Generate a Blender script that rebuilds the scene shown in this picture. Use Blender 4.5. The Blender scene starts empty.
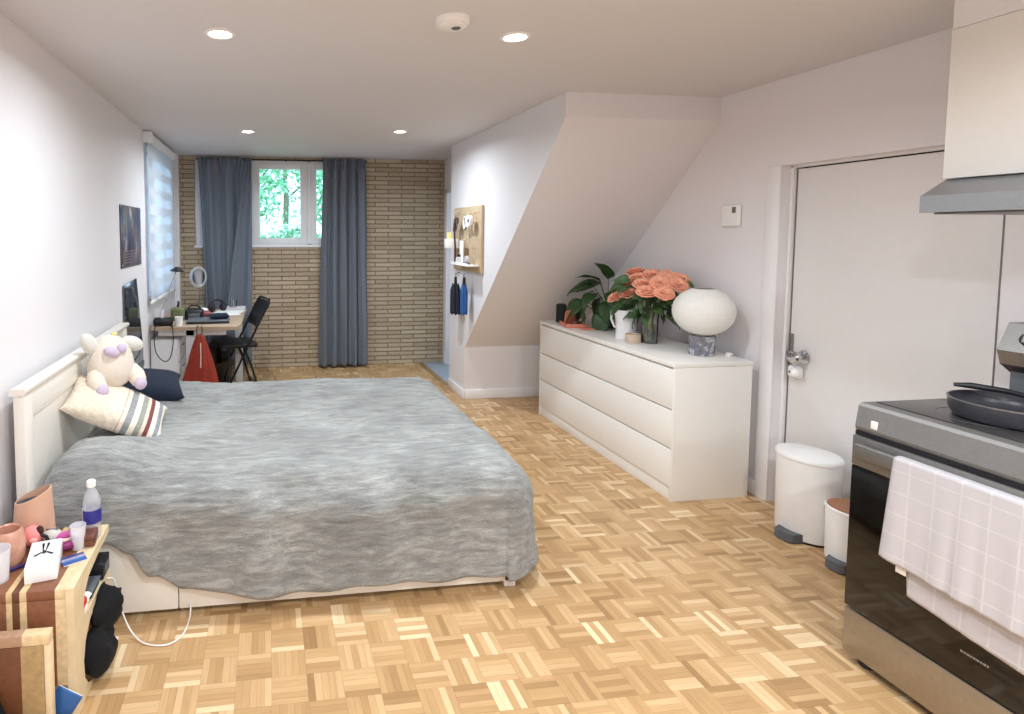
import bpy, bmesh, math, random
from math import sin, cos, pi, radians as R, hypot
from mathutils import Vector, Matrix, noise, Quaternion
random.seed(7)
S = bpy.context.scene
COL = S.collection

# ------------------------------------------------------------------ camera
F_PX, PCX, PCY = 581.4656, 347.3143, 269.7604
cam_d = bpy.data.cameras.new('camera')
cam = bpy.data.objects.new('camera', cam_d)
COL.objects.link(cam); S.camera = cam
cam_d.sensor_fit = 'HORIZONTAL'; cam_d.sensor_width = 36
cam_d.lens = F_PX / 1024 * 36
cam_d.shift_x = (512 - PCX) / 1024
cam_d.shift_y = -(357 - PCY) / 1024
cam_d.clip_start = 0.02
cam.location = (0, 0, 1.495)
_p, _y = .0626, .1356
_f = Vector((sin(_y)*cos(_p), cos(_y)*cos(_p), -sin(_p)))
cam.rotation_euler = _f.to_track_quat('-Z', 'Y').to_euler()

# ------------------------------------------------------------------ world, exposure
W = bpy.data.worlds.new('sky'); S.world = W; W.use_nodes = True
_bg = W.node_tree.nodes['Background']
_bg.inputs[0].default_value = (.58, .78, 1.0, 1); _bg.inputs[1].default_value = 5.0
S.view_settings.view_transform = 'Standard'; S.view_settings.look = 'None'
S.view_settings.gamma = 1; S.view_settings.use_curve_mapping = False
S.view_settings.exposure = 0.0
LAMP_W = 21.0          # base watts per downlight; the added unseen fill ones run brighter
S.cycles.max_bounces = 10; S.cycles.diffuse_bounces = 6
S.cycles.caustics_reflective = False; S.cycles.caustics_refractive = False
S.cycles.sample_clamp_indirect = 6

# ------------------------------------------------------------------ helpers
def lin(c):
    return c/12.92 if c <= .04045 else ((c+.055)/1.055)**2.4
def hexc(h):
    return tuple(lin(int(h[i:i+2], 16)/255) for i in (0, 2, 4)) + (1,)

class NT:
    """small helper for node trees"""
    def __init__(s, name):
        s.m = bpy.data.materials.new(name); s.m.use_nodes = True
        s.t = s.m.node_tree; s.b = s.t.nodes['Principled BSDF']
        s.out = s.t.nodes['Material Output']
    def n(s, typ, **kw):
        nd = s.t.nodes.new('ShaderNode' + typ)
        for k, v in kw.items():
            if k.startswith('_'): setattr(nd, k[1:], v)
            else:
                key = int(k[1:]) if k[0] == 'i' and k[1:].isdigit() else k.replace('__', ' ')
                if hasattr(v, 'links') or isinstance(v, bpy.types.NodeSocket): s.t.links.new(v, nd.inputs[key])
                else: nd.inputs[key].default_value = v
        return nd
    def l(s, a, b): s.t.links.new(a, b)
    def math(s, op, a, b=0.0, c=0.0):
        nd = s.n('Math', _operation=op)
        for i, v in enumerate((a, b, c)):
            if isinstance(v, bpy.types.NodeSocket): s.l(v, nd.inputs[i])
            else: nd.inputs[i].default_value = v
        return nd.outputs[0]
    def ramp(s, fac, stops):
        nd = s.n('ValToRGB'); s.l(fac, nd.inputs[0]); e = nd.color_ramp.elements
        while len(e) < len(stops): e.new(.5)
        for k, (p, c) in enumerate(stops): e[k].position = p; e[k].color = c
        return nd.outputs[0]
    def bump(s, h, strength=.3, dist=.002):
        nd = s.n('Bump', Strength=strength, Distance=dist); s.l(h, nd.inputs['Height'])
        s.l(nd.outputs[0], s.b.inputs['Normal'])

def mat(name, col, rough=.5, metal=0, var=.06, scale=30, bump=0, alpha=None, trans=0, emit=None, coat=0, sheen=0, spec=.5, ior=1.45):
    q = NT(name); c = hexc(col) if isinstance(col, str) else col
    tc = q.n('TexCoord'); nz = q.n('TexNoise', Scale=float(scale), Detail=4.0); q.l(tc.outputs['Object'], nz.inputs['Vector'])
    d = tuple(x*(1-var) for x in c[:3]) + (1,); u = tuple(min(1, x*(1+var)) for x in c[:3]) + (1,)
    q.l(q.ramp(nz.outputs[0], [(.3, d), (.7, u)]), q.b.inputs['Base Color'])
    q.b.inputs['Roughness'].default_value = rough; q.b.inputs['Metallic'].default_value = metal
    q.b.inputs['Specular IOR Level'].default_value = spec; q.b.inputs['IOR'].default_value = ior
    if trans: q.b.inputs['Transmission Weight'].default_value = trans
    if coat: q.b.inputs['Coat Weight'].default_value = coat
    if sheen: q.b.inputs['Sheen Weight'].default_value = sheen
    if alpha is not None: q.b.inputs['Alpha'].default_value = alpha
    if emit:
        q.b.inputs['Emission Color'].default_value = hexc(emit[0]); q.b.inputs['Emission Strength'].default_value = emit[1]
    if bump: q.bump(nz.outputs[0], bump, .003)
    return q.m

def smooth(pts, k=8):
    P = [Vector(p) for p in pts]; P = [P[0]*2-P[1]]+P+[P[-1]*2-P[-2]]; out = []
    for i in range(1, len(P)-2):
        a, b_, c, d = P[i-1:i+3]
        for j in range(k):
            t = j/k; out.append(.5*((2*b_)+(c-a)*t+(2*a-5*b_+4*c-d)*t*t+(3*b_-a-3*c+d)*t**3))
    return out+[P[-2]]
class MB:
    """collects geometry for ONE mesh object"""
    def __init__(s): s.b = bmesh.new(); s.mi = 0
    def _tag(s, faces):
        for f in faces: f.material_index = s.mi
    def add(s, vs, fs):
        v = [s.b.verts.new(p) for p in vs]; out = []
        for f in fs:
            try: out.append(s.b.faces.new([v[i] for i in f]))
            except ValueError: pass
        s._tag(out); return v, out
    def box(s, x0, x1, y0, y1, z0, z1, bev=0, M=None, seg=2):
        t = bmesh.new(); bmesh.ops.create_cube(t, size=1)
        for v in t.verts:
            v.co = Vector(((x0+x1)/2+v.co.x*(x1-x0), (y0+y1)/2+v.co.y*(y1-y0), (z0+z1)/2+v.co.z*(z1-z0)))
        if bev: bmesh.ops.bevel(t, geom=list(t.edges), offset=bev, segments=seg, profile=.5, affect='EDGES')
        s.merge(t, M); return s
    def merge(s, t, M=None):
        t.verts.ensure_lookup_table(); t.verts.index_update()
        vs = [(M @ v.co if M else v.co.copy()) for v in t.verts]
        s.add(vs, [[v.index for v in f.verts] for f in t.faces]); t.free()
    def lathe(s, prof, n=32, M=None, cx=0, cy=0, sx=1, sy=1, close=False):
        vs = []; fs = []; k = len(prof)
        for i in range(n):
            a = 2*pi*i/n
            for r, z in prof:
                p = Vector((cx+r*cos(a)*sx, cy+r*sin(a)*sy, z)); vs.append(M @ p if M else p)
        for i in range(n):
            j = (i+1) % n
            for q in range(k-1 if not close else k):
                q2 = (q+1) % k
                fs.append((i*k+q, j*k+q, j*k+q2, i*k+q2))
        v, _ = s.add(vs, fs)
        if not close:
            if prof[0][0] > 1e-6: s._tag([s.b.faces.new([v[i*k] for i in range(n)][::-1])])
            if prof[-1][0] > 1e-6: s._tag([s.b.faces.new([v[i*k+k-1] for i in range(n)])])
        return s
    def tube(s, pts, r, n=8, cap=True):
        pts = [Vector(p) for p in pts]; m = len(pts); rs = r if isinstance(r, (list, tuple)) else [r]*m
        up = None; rings = []
        for i, p in enumerate(pts):
            t = (pts[min(i+1, m-1)]-pts[max(i-1, 0)]).normalized()
            if up is None: up = t.orthogonal().normalized()
            up = (up - t*up.dot(t)); up = up.normalized() if up.length > 1e-6 else t.orthogonal().normalized()
            w = t.cross(up)
            rings.append([p + (up*cos(2*pi*a/n)+w*sin(2*pi*a/n))*rs[i] for a in range(n)])
        vs = [q for g in rings for q in g]; fs = []
        for i in range(m-1):
            for a in range(n):
                b = (a+1) % n; fs.append((i*n+a, i*n+b, (i+1)*n+b, (i+1)*n+a))
        if cap: fs.append(tuple(range(n))[::-1]); fs.append(tuple((m-1)*n+a for a in range(n)))
        s.add(vs, fs); return s
    def prism(s, poly, ax, a, b, M=None):
        """polygon in the plane across axis ax, swept from a to b"""
        def P(p, t):
            q = {'x': (t, p[0], p[1]), 'y': (p[0], t, p[1]), 'z': (p[0], p[1], t)}[ax]; q = Vector(q)
            return M @ q if M else q
        n = len(poly); vs = [P(p, a) for p in poly]+[P(p, b) for p in poly]
        fs = [tuple(range(n))[::-1], tuple(range(n, 2*n))]+[(i, (i+1) % n, (i+1) % n+n, i+n) for i in range(n)]
        s.add(vs, fs); return s
    def ball(s, c, rx, ry=None, rz=None, M=None, u=24, v=14, pw=1):
        ry = ry or rx; rz = rz or rx; t = bmesh.new(); bmesh.ops.create_uvsphere(t, u_segments=u, v_segments=v, radius=1)
        for q in t.verts:
            x, y, z = q.co
            if pw != 1: x, y, z = [math.copysign(abs(k)**pw, k) for k in (x, y, z)]
            q.co = Vector((x*rx, y*ry, z*rz))
            if M: q.co = M @ q.co
            q.co += Vector(c)
        s.merge(t); return s
    def grid(s, fn, nu, nv, wrapu=False):
        vs = [Vector(fn(i/(nu-(0 if wrapu else 1)), j/(nv-1))) for i in range(nu) for j in range(nv)]
        fs = [(i*nv+j, ((i+1) % nu)*nv+j, ((i+1) % nu)*nv+j+1, i*nv+j+1) for i in range(nu if wrapu else nu-1) for j in range(nv-1)]
        return s.add(vs, fs)
    def build(s, name, mats, parent=None, smooth=35, loc=None, solid=0, sub=0, fix=True):
        if fix: bmesh.ops.recalc_face_normals(s.b, faces=list(s.b.faces))
        me = bpy.data.meshes.new(name); s.b.to_mesh(me); s.b.free()
        for m in (mats if isinstance(mats, (list, tuple)) else [mats]): me.materials.append(m)
        o = bpy.data.objects.new(name, me); COL.objects.link(o)
        if smooth:
            me.polygons.foreach_set('use_smooth', [True]*len(me.polygons)); me.set_sharp_from_angle(angle=R(smooth))
        if parent: o.parent = parent
        if loc: o.location = loc
        if solid:
            md = o.modifiers.new('solid', 'SOLIDIFY'); md.thickness = solid; md.offset = 0
        if sub:
            md = o.modifiers.new('sub', 'SUBSURF'); md.levels = sub; md.render_levels = sub
        return o

def tag(o, label=None, cat=None, group=None, kind=None):
    if label: o['label'] = label
    if cat: o['category'] = cat
    if group: o['group'] = group
    if kind: o['kind'] = kind
    return o
def thing(name, label, cat, loc=(0, 0, 0), rz=0, group=None):
    o = bpy.data.objects.new(name, None); COL.objects.link(o); o.location = loc; o.rotation_euler = (0, 0, rz)
    o.empty_display_size = .05
    return tag(o, label, cat, group)
def struct(mb, name, m, **kw):
    return tag(mb.build(name, m, **kw), kind='structure')
def copy_tree(o, parent=None):
    c = o.copy(); COL.objects.link(c); c.parent = parent
    for ch in [x for x in COL.objects if x.parent == o]: copy_tree(ch, c)
    return c
def text_mesh(txt, name, m, parent, size, mtx, ext=.0004):
    cu = bpy.data.curves.new(name, 'FONT'); cu.body = txt; cu.size = size; cu.extrude = ext; cu.align_x = 'CENTER'; cu.align_y = 'CENTER'
    o = bpy.data.objects.new(name, cu); COL.objects.link(o)
    dg = bpy.context.evaluated_depsgraph_get(); me = bpy.data.meshes.new_from_object(o.evaluated_get(dg))
    bpy.data.objects.remove(o); me.transform(mtx); me.materials.clear(); me.materials.append(m)
    o = bpy.data.objects.new(name, me); COL.objects.link(o); o.parent = parent; return o

# ------------------------------------------------------------------ materials
def parquet():
    q = NT('oak mosaic parquet'); T = .118; N = 5
    tc = q.n('TexCoord'); sp = q.n('SeparateXYZ'); q.l(tc.outputs['Object'], sp.inputs[0])
    x = q.math('DIVIDE', sp.outputs[0], T); y = q.math('DIVIDE', sp.outputs[1], T)
    fx, fy = q.math('FLOOR', x), q.math('FLOOR', y); lx, ly = q.math('FRACT', x), q.math('FRACT', y)
    par = q.math('FLOORED_MODULO', q.math('ADD', fx, fy), 2.0)
    mix = lambda a, b: q.math('ADD', q.math('MULTIPLY', a, q.math('SUBTRACT', 1.0, par)), q.math('MULTIPLY', b, par))
    acr = mix(lx, ly); alo = mix(ly, lx)                       # across slats, along slats
    sl = q.math('FLOOR', q.math('MULTIPLY', acr, float(N))); sf = q.math('FRACT', q.math('MULTIPLY', acr, float(N)))
    cb = q.n('CombineXYZ'); q.l(fx, cb.inputs[0]); q.l(fy, cb.inputs[1]); q.l(sl, cb.inputs[2])
    wn = q.n('TexWhiteNoise', _noise_dimensions='3D'); q.l(cb.outputs[0], wn.inputs[0])
    c2 = q.n('CombineXYZ'); q.l(fx, c2.inputs[0]); q.l(fy, c2.inputs[1]); wt = q.n('TexWhiteNoise', _noise_dimensions='3D'); q.l(c2.outputs[0], wt.inputs[0])
    tone = q.math('ADD', q.math('MULTIPLY', wn.outputs['Value'], .78), q.math('MULTIPLY', wt.outputs['Value'], .22))
    col = q.ramp(tone, [(.0, hexc('9C7850')), (.2, hexc('B48E62')), (.55, hexc('C39D70')), (.8, hexc('CFAB80')), (1., hexc('E8CFA8'))])
    g = q.n('CombineXYZ'); q.l(q.math('MULTIPLY', q.math('ADD', acr, q.math('MULTIPLY', wn.outputs['Value'], 40.)), 9.), g.inputs[0]); q.l(q.math('MULTIPLY', alo, .7), g.inputs[1]); q.l(q.math('ADD', fx, fy), g.inputs[2])
    gn = q.n('TexNoise', Scale=1.6, Detail=3.0); q.l(g.outputs[0], gn.inputs['Vector'])
    gr = q.math('MULTIPLY_ADD', gn.outputs[0], .36, .82)
    e1 = q.math('MINIMUM', sf, q.math('SUBTRACT', 1., sf)); e2 = q.math('MINIMUM', alo, q.math('SUBTRACT', 1., alo))
    e1 = q.math('MULTIPLY', e1, T/N); e2 = q.math('MULTIPLY', e2, T)
    e = q.math('MINIMUM', e1, e2); gap = q.math('SMOOTH_MIN', q.math('MULTIPLY_ADD', e, 500., .55), 1., .1)
    gap = q.math('MINIMUM', gap, 1.)
    m1 = q.n('Mix', _data_type='RGBA', _blend_type='MULTIPLY'); m1.inputs['Factor'].default_value = 1
    q.l(col, m1.inputs[6]); cc = q.n('CombineColor')
    v = q.math('MULTIPLY', gr, gap)
    for i in range(3): q.l(v, cc.inputs[i])
    q.l(cc.outputs[0], m1.inputs[7]); q.l(m1.outputs[2], q.b.inputs['Base Color'])
    q.l(q.math('MULTIPLY_ADD', gn.outputs[0], .12, .30), q.b.inputs['Roughness'])
    q.b.inputs['Specular IOR Level'].default_value = .42
    q.bump(v, .25, .0008)
    return q.m
def brick():
    q = NT('roman brick')
    tc = q.n('TexCoord'); sp = q.n('SeparateXYZ'); q.l(tc.outputs['Object'], sp.inputs[0])
    cb = q.n('CombineXYZ'); q.l(sp.outputs[0], cb.inputs[0]); q.l(sp.outputs[2], cb.inputs[1])
    bt = q.n('TexBrick', Scale=1.0); bt.inputs['Brick Width'].default_value = .30; bt.inputs['Row Height'].default_value = .0485
    bt.inputs['Mortar Size'].default_value = .0055; bt.inputs['Mortar Smooth'].default_value = .25; bt.inputs['Bias'].default_value = 0
    bt.inputs['Color1'].default_value = hexc('BFB09A'); bt.inputs['Color2'].default_value = hexc('A89982'); bt.inputs['Mortar'].default_value = hexc('816D55')
    q.l(cb.outputs[0], bt.inputs['Vector'])
    nz = q.n('TexNoise', Scale=60.0, Detail=5.0); q.l(tc.outputs['Object'], nz.inputs['Vector'])
    m1 = q.n('Mix', _data_type='RGBA', _blend_type='MULTIPLY'); m1.inputs['Factor'].default_value = .5
    q.l(bt.outputs['Color'], m1.inputs[6]); q.l(q.ramp(nz.outputs[0], [(.3, (.6, .58, .55, 1)), (.65, (1.2, 1.2, 1.2, 1))]), m1.inputs[7])
    q.l(m1.outputs[2], q.b.inputs['Base Color']); q.b.inputs['Roughness'].default_value = .85
    q.bump(q.math('SUBTRACT', q.math('MULTIPLY', nz.outputs[0], .2), bt.outputs['Fac']), .9, .008)
    return q.m
def plush(name, a, b, c, sx=5, sy=26, sz=26, bump=.8):
    q = NT(name); tc = q.n('TexCoord')
    mp = q.n('Mapping'); mp.inputs['Scale'].default_value = (sx, sy, sz); q.l(tc.outputs['Object'], mp.inputs[0])
    n0 = q.n('TexNoise', Scale=1.0, Detail=8.0, Roughness=.7, Distortion=.25); q.l(mp.outputs[0], n0.inputs['Vector'])
    n2 = q.n('TexNoise', Scale=260.0, Detail=3.0); q.l(tc.outputs['Object'], n2.inputs['Vector'])
    n3 = q.n('TexNoise', Scale=3.0, Detail=3.0); q.l(tc.outputs['Object'], n3.inputs['Vector'])
    f = q.math('ADD', q.math('ADD', q.math('MULTIPLY', n0.outputs[0], .56), q.math('MULTIPLY', n2.outputs[0], .16)), q.math('MULTIPLY', n3.outputs[0], .28))
    q.l(q.ramp(f, [(.36, hexc(a)), (.5, hexc(b)), (.64, hexc(c))]), q.b.inputs['Base Color'])
    q.b.inputs['Roughness'].default_value = .95; q.b.inputs['Sheen Weight'].default_value = .35; q.b.inputs['Specular IOR Level'].default_value = .15
    q.bump(f, bump, .02); return q.m
def stripes_x(name, stops, axis=0, rough=.5, scale=1.0, off=0.0, grain=True, wrap=True):
    """bands of constant colour along an axis of the object; stops: (pos, hex)"""
    q = NT(name); tc = q.n('TexCoord'); sp = q.n('SeparateXYZ'); q.l(tc.outputs['Object'], sp.inputs[0])
    v = q.math('MULTIPLY_ADD', sp.outputs[axis], scale, off)
    if wrap: v = q.math('FRACT', v)
    nd = q.n('ValToRGB'); nd.color_ramp.interpolation = 'CONSTANT'; q.l(v, nd.inputs[0]); e = nd.color_ramp.elements
    while len(e) < len(stops): e.new(.5)
    for k, (p, c) in enumerate(stops): e[k].position = p; e[k].color = hexc(c)
    if grain:
        mp = q.n('Mapping'); mp.inputs['Scale'].default_value = (60, 60, 60) if grain == 2 else (90, 6, 6); q.l(tc.outputs['Object'], mp.inputs[0])
        nz = q.n('TexNoise', Scale=1.0, Detail=4.0); q.l(mp.outputs[0], nz.inputs['Vector'])
        m1 = q.n('Mix', _data_type='RGBA', _blend_type='MULTIPLY'); m1.inputs['Factor'].default_value = 1
        q.l(nd.outputs[0], m1.inputs[6]); q.l(q.ramp(nz.outputs[0], [(.3, (.82, .8, .78, 1)), (.7, (1.08, 1.06, 1.05, 1))]), m1.inputs[7])
        q.l(m1.outputs[2], q.b.inputs['Base Color'])
    else: q.l(nd.outputs[0], q.b.inputs['Base Color'])
    q.b.inputs['Roughness'].default_value = rough
    return q.m
def glassy(name, col=(1, 1, 1, 1), rough=.0, mixf=.12):
    """thin clear glass: transparent with a Fresnel reflection"""
    q = NT(name); tr = q.n('BsdfTransparent', Color=col); gl = q.n('BsdfGlossy', Roughness=rough)
    fr = q.n('Fresnel', IOR=1.22); nz = q.n('TexNoise', Scale=4.0)
    f = q.math('ADD', fr.outputs[0], q.math('MULTIPLY', nz.outputs[0], mixf))
    mx = q.n('MixShader'); q.l(f, mx.inputs[0]); q.l(tr.outputs[0], mx.inputs[1]); q.l(gl.outputs[0], mx.inputs[2])
    q.l(mx.outputs[0], q.out.inputs['Surface']); return q.m
def translucent(name, col, f=.5, band=None):
    q = NT(name); c = hexc(col); d = q.n('BsdfDiffuse'); t = q.n('BsdfTranslucent')
    tc = q.n('TexCoord'); sp = q.n('SeparateXYZ'); q.l(tc.outputs['Object'], sp.inputs[0])
    nz = q.n('TexNoise', Scale=40.0); q.l(tc.outputs['Object'], nz.inputs['Vector'])
    r = q.ramp(nz.outputs[0], [(.3, tuple(x*.96 for x in c[:3])+(1,)), (.7, c)])
    q.l(r, d.inputs[0]); q.l(r, t.inputs[0])
    mx = q.n('MixShader')
    if band:
        per, lo, hi = band
        s = q.math('FRACT', q.math('DIVIDE', sp.outputs[2], per)); s = q.math('GREATER_THAN', s, .5)
        q.l(q.math('MULTIPLY_ADD', s, hi-lo, lo), mx.inputs[0])
    else: mx.inputs[0].default_value = f
    q.l(d.outputs[0], mx.inputs[1]); q.l(t.outputs[0], mx.inputs[2]); q.l(mx.outputs[0], q.out.inputs['Surface']); return q.m

M = {}
M['floor'] = parquet(); M['brick'] = brick()
M['wall'] = mat('white wall paint', 'E6E3E6', .6, var=.012, scale=60, bump=.03)
M['ceil'] = mat('white ceiling paint', 'D8D6D9', .7, var=.012, scale=60, bump=.02)
M['trim'] = mat('white trim paint', 'ECEAEC', .4, var=.01)
M['door'] = mat('white door paint', 'E6E3E3', .35, var=.012)
M['tile'] = mat('grey floor tile', '9FA9B4', .4, var=.1, scale=12)
M['white'] = mat('white lacquer', 'ECE9E4', .32, var=.01)
M['whitebed'] = mat('white bed lacquer', 'E6E1D9', .35, var=.015)
M['whitegap'] = mat('grey shadow groove', 'A9A7A8', .6)
M['black'] = mat('black plastic', '15151A', .45, var=.2)
M['blackcloth'] = mat('black cloth', '0B0B0F', .95, var=.3, scale=80, bump=.4)
M['navy'] = mat('navy cloth', '1B2436', .9, var=.25, scale=60, bump=.4)
M['blackgloss'] = mat('black glass', '0C0908', .08, var=.05, spec=.6)
M['steel'] = mat('brushed steel', '8F8C89', .42, metal=.8, var=.06, scale=80)
M['steeldk'] = mat('grey steel', '8E8F92', .38, metal=.75, var=.05, scale=80)
M['chrome'] = mat('chrome', 'D0CFCF', .12, metal=1, var=.02)
M['plastic'] = mat('white plastic', 'EEEDEC', .35, var=.015)
M['paper'] = mat('white paper', 'F2F1EE', .8, var=.02)
M['grey'] = mat('grey plastic', '5E6268', .5, var=.06)
M['curtain'] = mat('slate grey curtain cloth', '6A727E', .95, var=.07, scale=200, bump=.15, sheen=.2)
M['pine'] = mat('light pine', 'DDC8A4', .5, var=.09, scale=14)
M['walnut'] = mat('walnut strip', '7B4E33', .5, var=.15, scale=14)
M['birch'] = mat('birch plywood', 'BFA98C', .55, var=.08, scale=10)
M['desktop'] = mat('pale oak desktop', 'B39C84', .5, var=.1, scale=9)
M['glass'] = glassy('clear glass'); M['frost'] = mat('milky translucent plastic', 'E8E6EC', .25, alpha=.55, var=.02)
M['winglass'] = glassy('window glass', (.93, .97, .97, 1), mixf=.02)
M['leafdk'] = mat('dark green leaf', '2F4A26', .4, var=.25, scale=25)
M['leaf'] = mat('mid green leaf', '44603A', .45, var=.25, scale=30)
M['stem'] = mat('green stem', '4F6637', .5, var=.15)
M['rose'] = mat('coral rose petal', 'FBAF8E', .75, var=.08, scale=50, sheen=.2)
M['coral'] = mat('coral plastic', 'CF7E66', .4, var=.05)
M['peach'] = mat('peach plastic', 'CFA58D', .42, var=.04)

# ------------------------------------------------------------------ room shell
XL, XR, XP, YB, H = -.99, 2.755, 1.746, 6.4655, 2.3247
YN = -2.2
struct(MB().add([(-.99-.1, YN-.1, 0), (3.3, YN-.1, 0), (3.3, YB+.1, 0), (-1.09, YB+.1, 0)], [(0, 1, 2, 3)]) and (lambda m: m)(MB().box(-1.09, 3.4, YN-.1, YB, -.08, 0)), 'floor', M['floor'])
struct(MB().box(-1.09, 3.4, YN-.1, YB+.1, H, H+.1), 'ceiling', M['ceil'])
# left wall with window hole
WY0, WY1, WZ0, WZ1 = 5.06, 6.08, .97, 2.22
b = MB(); b.box(XL-.16, XL, YN-.1, WY0, 0, H); b.box(XL-.16, XL, WY1, YB+.1, 0, H)
b.box(XL-.16, XL, WY0, WY1, 0, WZ0); b.box(XL-.16, XL, WY0, WY1, WZ1, H); struct(b, 'wall_left', M['wall'], smooth=0)
# back brick wall with window hole
BX0, BX1, BZ0, BZ1 = -.78, 1.02, 1.352, 2.298
b = MB(); b.box(XL-.16, BX0, YB, YB+.25, 0, H); b.box(BX1, 3.4, YB, YB+.25, 0, H)
b.box(BX0, BX1, YB, YB+.25, 0, BZ0); b.box(BX0, BX1, YB, YB+.25, BZ1, H); struct(b, 'wall_back', M['brick'], smooth=0)
# corner casing between blind and brick
struct(MB().box(XL, XL+.055, 6.36, YB, 0, H, .004).box(XL, XL+.02, 6.22, 6.30, .88, H, .003), 'trim_1', M['trim'])
# right wall with recessed door
DY0, DY1, DZ = 1.845, 2.817, 1.86
DOX = XR+.075
b = MB(); b.box(XR, XR+.2, DY1, 5.0, 0, H); b.box(XR, XR+.2, YN-.1, DY0, 0, H); b.box(XR, XR+.2, DY0, DY1, DZ, H)
struct(b, 'wall_right', M['wall'], smooth=0)
struct(MB().box(XL-.16, 3.4, YN-.12, YN, 0, H), 'wall_near', M['wall'], smooth=0)
# casing round the door
b = MB()
b.box(XR-.012, XR, DY1, DY1+.085, 0, DZ, .003)
struct(b, 'trim_2', M['trim'])
b = MB(); b.box(XR+.05, XR+.075, DY1-.014, DY1, 0, DZ, .002).box(XR+.05, XR+.075, DY0, DY0+.014, 0, DZ, .002).box(XR+.05, XR+.075, DY0, DY1, DZ-.014, DZ, .002)
struct(b, 'trim_3', M['trim'])
b = MB(); b.box(DOX, DOX+.04, DY0+.018, DY1-.02, .008, DZ-.02, .002)
door = struct(b, 'door_1', M['door'])
struct(MB().box(DOX+.045, DOX+.06, DY0-.02, DY1+.02, 0, DZ+.02), 'wall_right_backing', mat('dark door gap', '3A3534', .9), smooth=0)
struct(MB().box(XR-.002, XR+.004, DY0-.001, DY0+.004, 0, DZ), 'door_shade_strip', mat('grey gap shade', '77706F', .8), smooth=0)  # thin grey strip standing in for the shadow line at the near jamb
# door knob and cover
b = MB(); Mx = Matrix.Rotation(R(-90), 4, 'Y')
KY, KZ = 2.71, .835
b.lathe([(0.0, 0), (.036, 0), (.036, .006), (.014, .010), (.012, .035), (.022, .04), (.033, .052), (.034, .066), (.026, .077), (0, .08)], 28, Matrix.Translation((DOX, KY, KZ)) @ Mx)
b.build('door_knob', M['chrome'], door)
b = MB(); b.box(DOX-.007, DOX-.001, 2.775, 2.792, .72, .95, .002); b.box(DOX-.02, DOX-.001, 2.775, 2.796, .82, .86, .003); b.build('latch_plate', M['steel'], door)
t = tag(MB().box(DOX-.04, DOX, 2.70, 2.775, .715, .785, .018, seg=3).ball((DOX-.045, 2.715, .75), .028).build('knob_lock', M['plastic']), 'white rounded plastic child lock fixed under the chrome door knob', 'lock')
MB().ball((DOX-.070, 2.722, .756), .006).build('button', M['black'], t)
# thermostat
t = thing('thermostat', 'small white square thermostat on the right wall beside the door', 'thermostat', (XR, 3.145, 1.60))
MB().box(-.026, -.001, -.072, .072, -.065, .065, .012, seg=3).build('housing', M['plastic'], t)
MB().box(-.028, -.0262, -.05, -.022, .015, .05, .001).build('display', mat('grey display', '6B7466', .2), t)
# stairs soffit block: sloped underside between partition and right wall
YP = 4.985; ZS = .473; YS, ZT = 3.27, 2.18
b = MB()
b.prism([(YP, ZS), (YS, ZT), (YS, H), (YP+.0, H)], 'x', XP, XR)
b.prism([(YP, 0), (YP, H), (5.43, H), (5.43, 0)], 'x', XP, XR)
struct(b, 'wall_partition', M['wall'], smooth=0)
# passage to the right behind the partition
XQ = 2.0
b = MB(); b.box(XQ, XQ+.12, 6.37, YB, 0, H); b.box(XQ, XQ+.12, 5.47, 5.56, 0, H); b.box(XQ, XQ+.12, 5.56, 6.37, 1.98, H)
struct(b, 'wall_passage', M['wall'], smooth=0)
b = MB(); b.box(XQ-.015, XQ+.13, 6.33, 6.385, 0, 1.99, .003); b.box(XQ-.015, XQ+.13, 5.555, 5.60, 0, 1.99, .003); b.box(XQ-.015, XQ+.13, 5.555, 6.385, 1.94, 1.99, .003)
struct(b, 'trim_4', M['trim'])
struct(MB().box(XP+.02, XQ, 5.47, YB, 0, .004).box(XQ, 3.4, 5.47, YB, 0, .004), 'floor_passage', M['tile'], smooth=0)
struct(MB().box(XP-.035, XP+.02, 5.47, YB, 0, .006, .002), 'trim_5', mat('worn oak threshold', '9A7B58', .5, var=.15, scale=20))
b = MB(); b.box(3.3, 3.4, 5.47, YB, 0, .3); b.box(3.3, 3.4, 5.47, YB, 2.2, H)
b.box(XR+.2, 3.4, 4.9, 5.47, 0, H); struct(b, 'wall_far_room', M['wall'], smooth=0)
t = thing('cabinet', 'blue painted cabinet standing in the room behind the passage doorway', 'cabinet', (2.62, 6.30, .004))
MB().box(-.3, .3, -.12, .14, .0, 1.85, .006).build('body', mat('slate blue paint', '4A6C8C', .5), t)
for k in (-.15, .15):
    d = MB().box(k-.142, k+.142, -.14, -.12, .06, 1.82, .004).build('door', mat('blue door paint', '547AA0', .5), t)
    MB().tube([(k*.25, -.15, .9), (k*.25, -.16, .92), (k*.25, -.16, 1.02), (k*.25, -.15, 1.04)], .004).build('handle', M['chrome'], d)
# baseboards
def base(name, x0, x1, y0, y1):
    struct(MB().box(x0, x1, y0, y1, 0, .085, .004), name, M['trim'])
base('baseboard_partition', XP-.014, XP, 4.985-.014, 5.43); base('baseboard_niche', XP+.0005, XR-.014, YP-.014, YP)
base('baseboard_right', XR-.014, XR, DY1+.085, YP); base('baseboard_right_near', XR-.014, XR, YN, DY0)
base('baseboard_left', XL, XL+.014, YN, 6.36); base('baseboard_near', XL+.014, XR-.014, YN, YN+.014)

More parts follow.
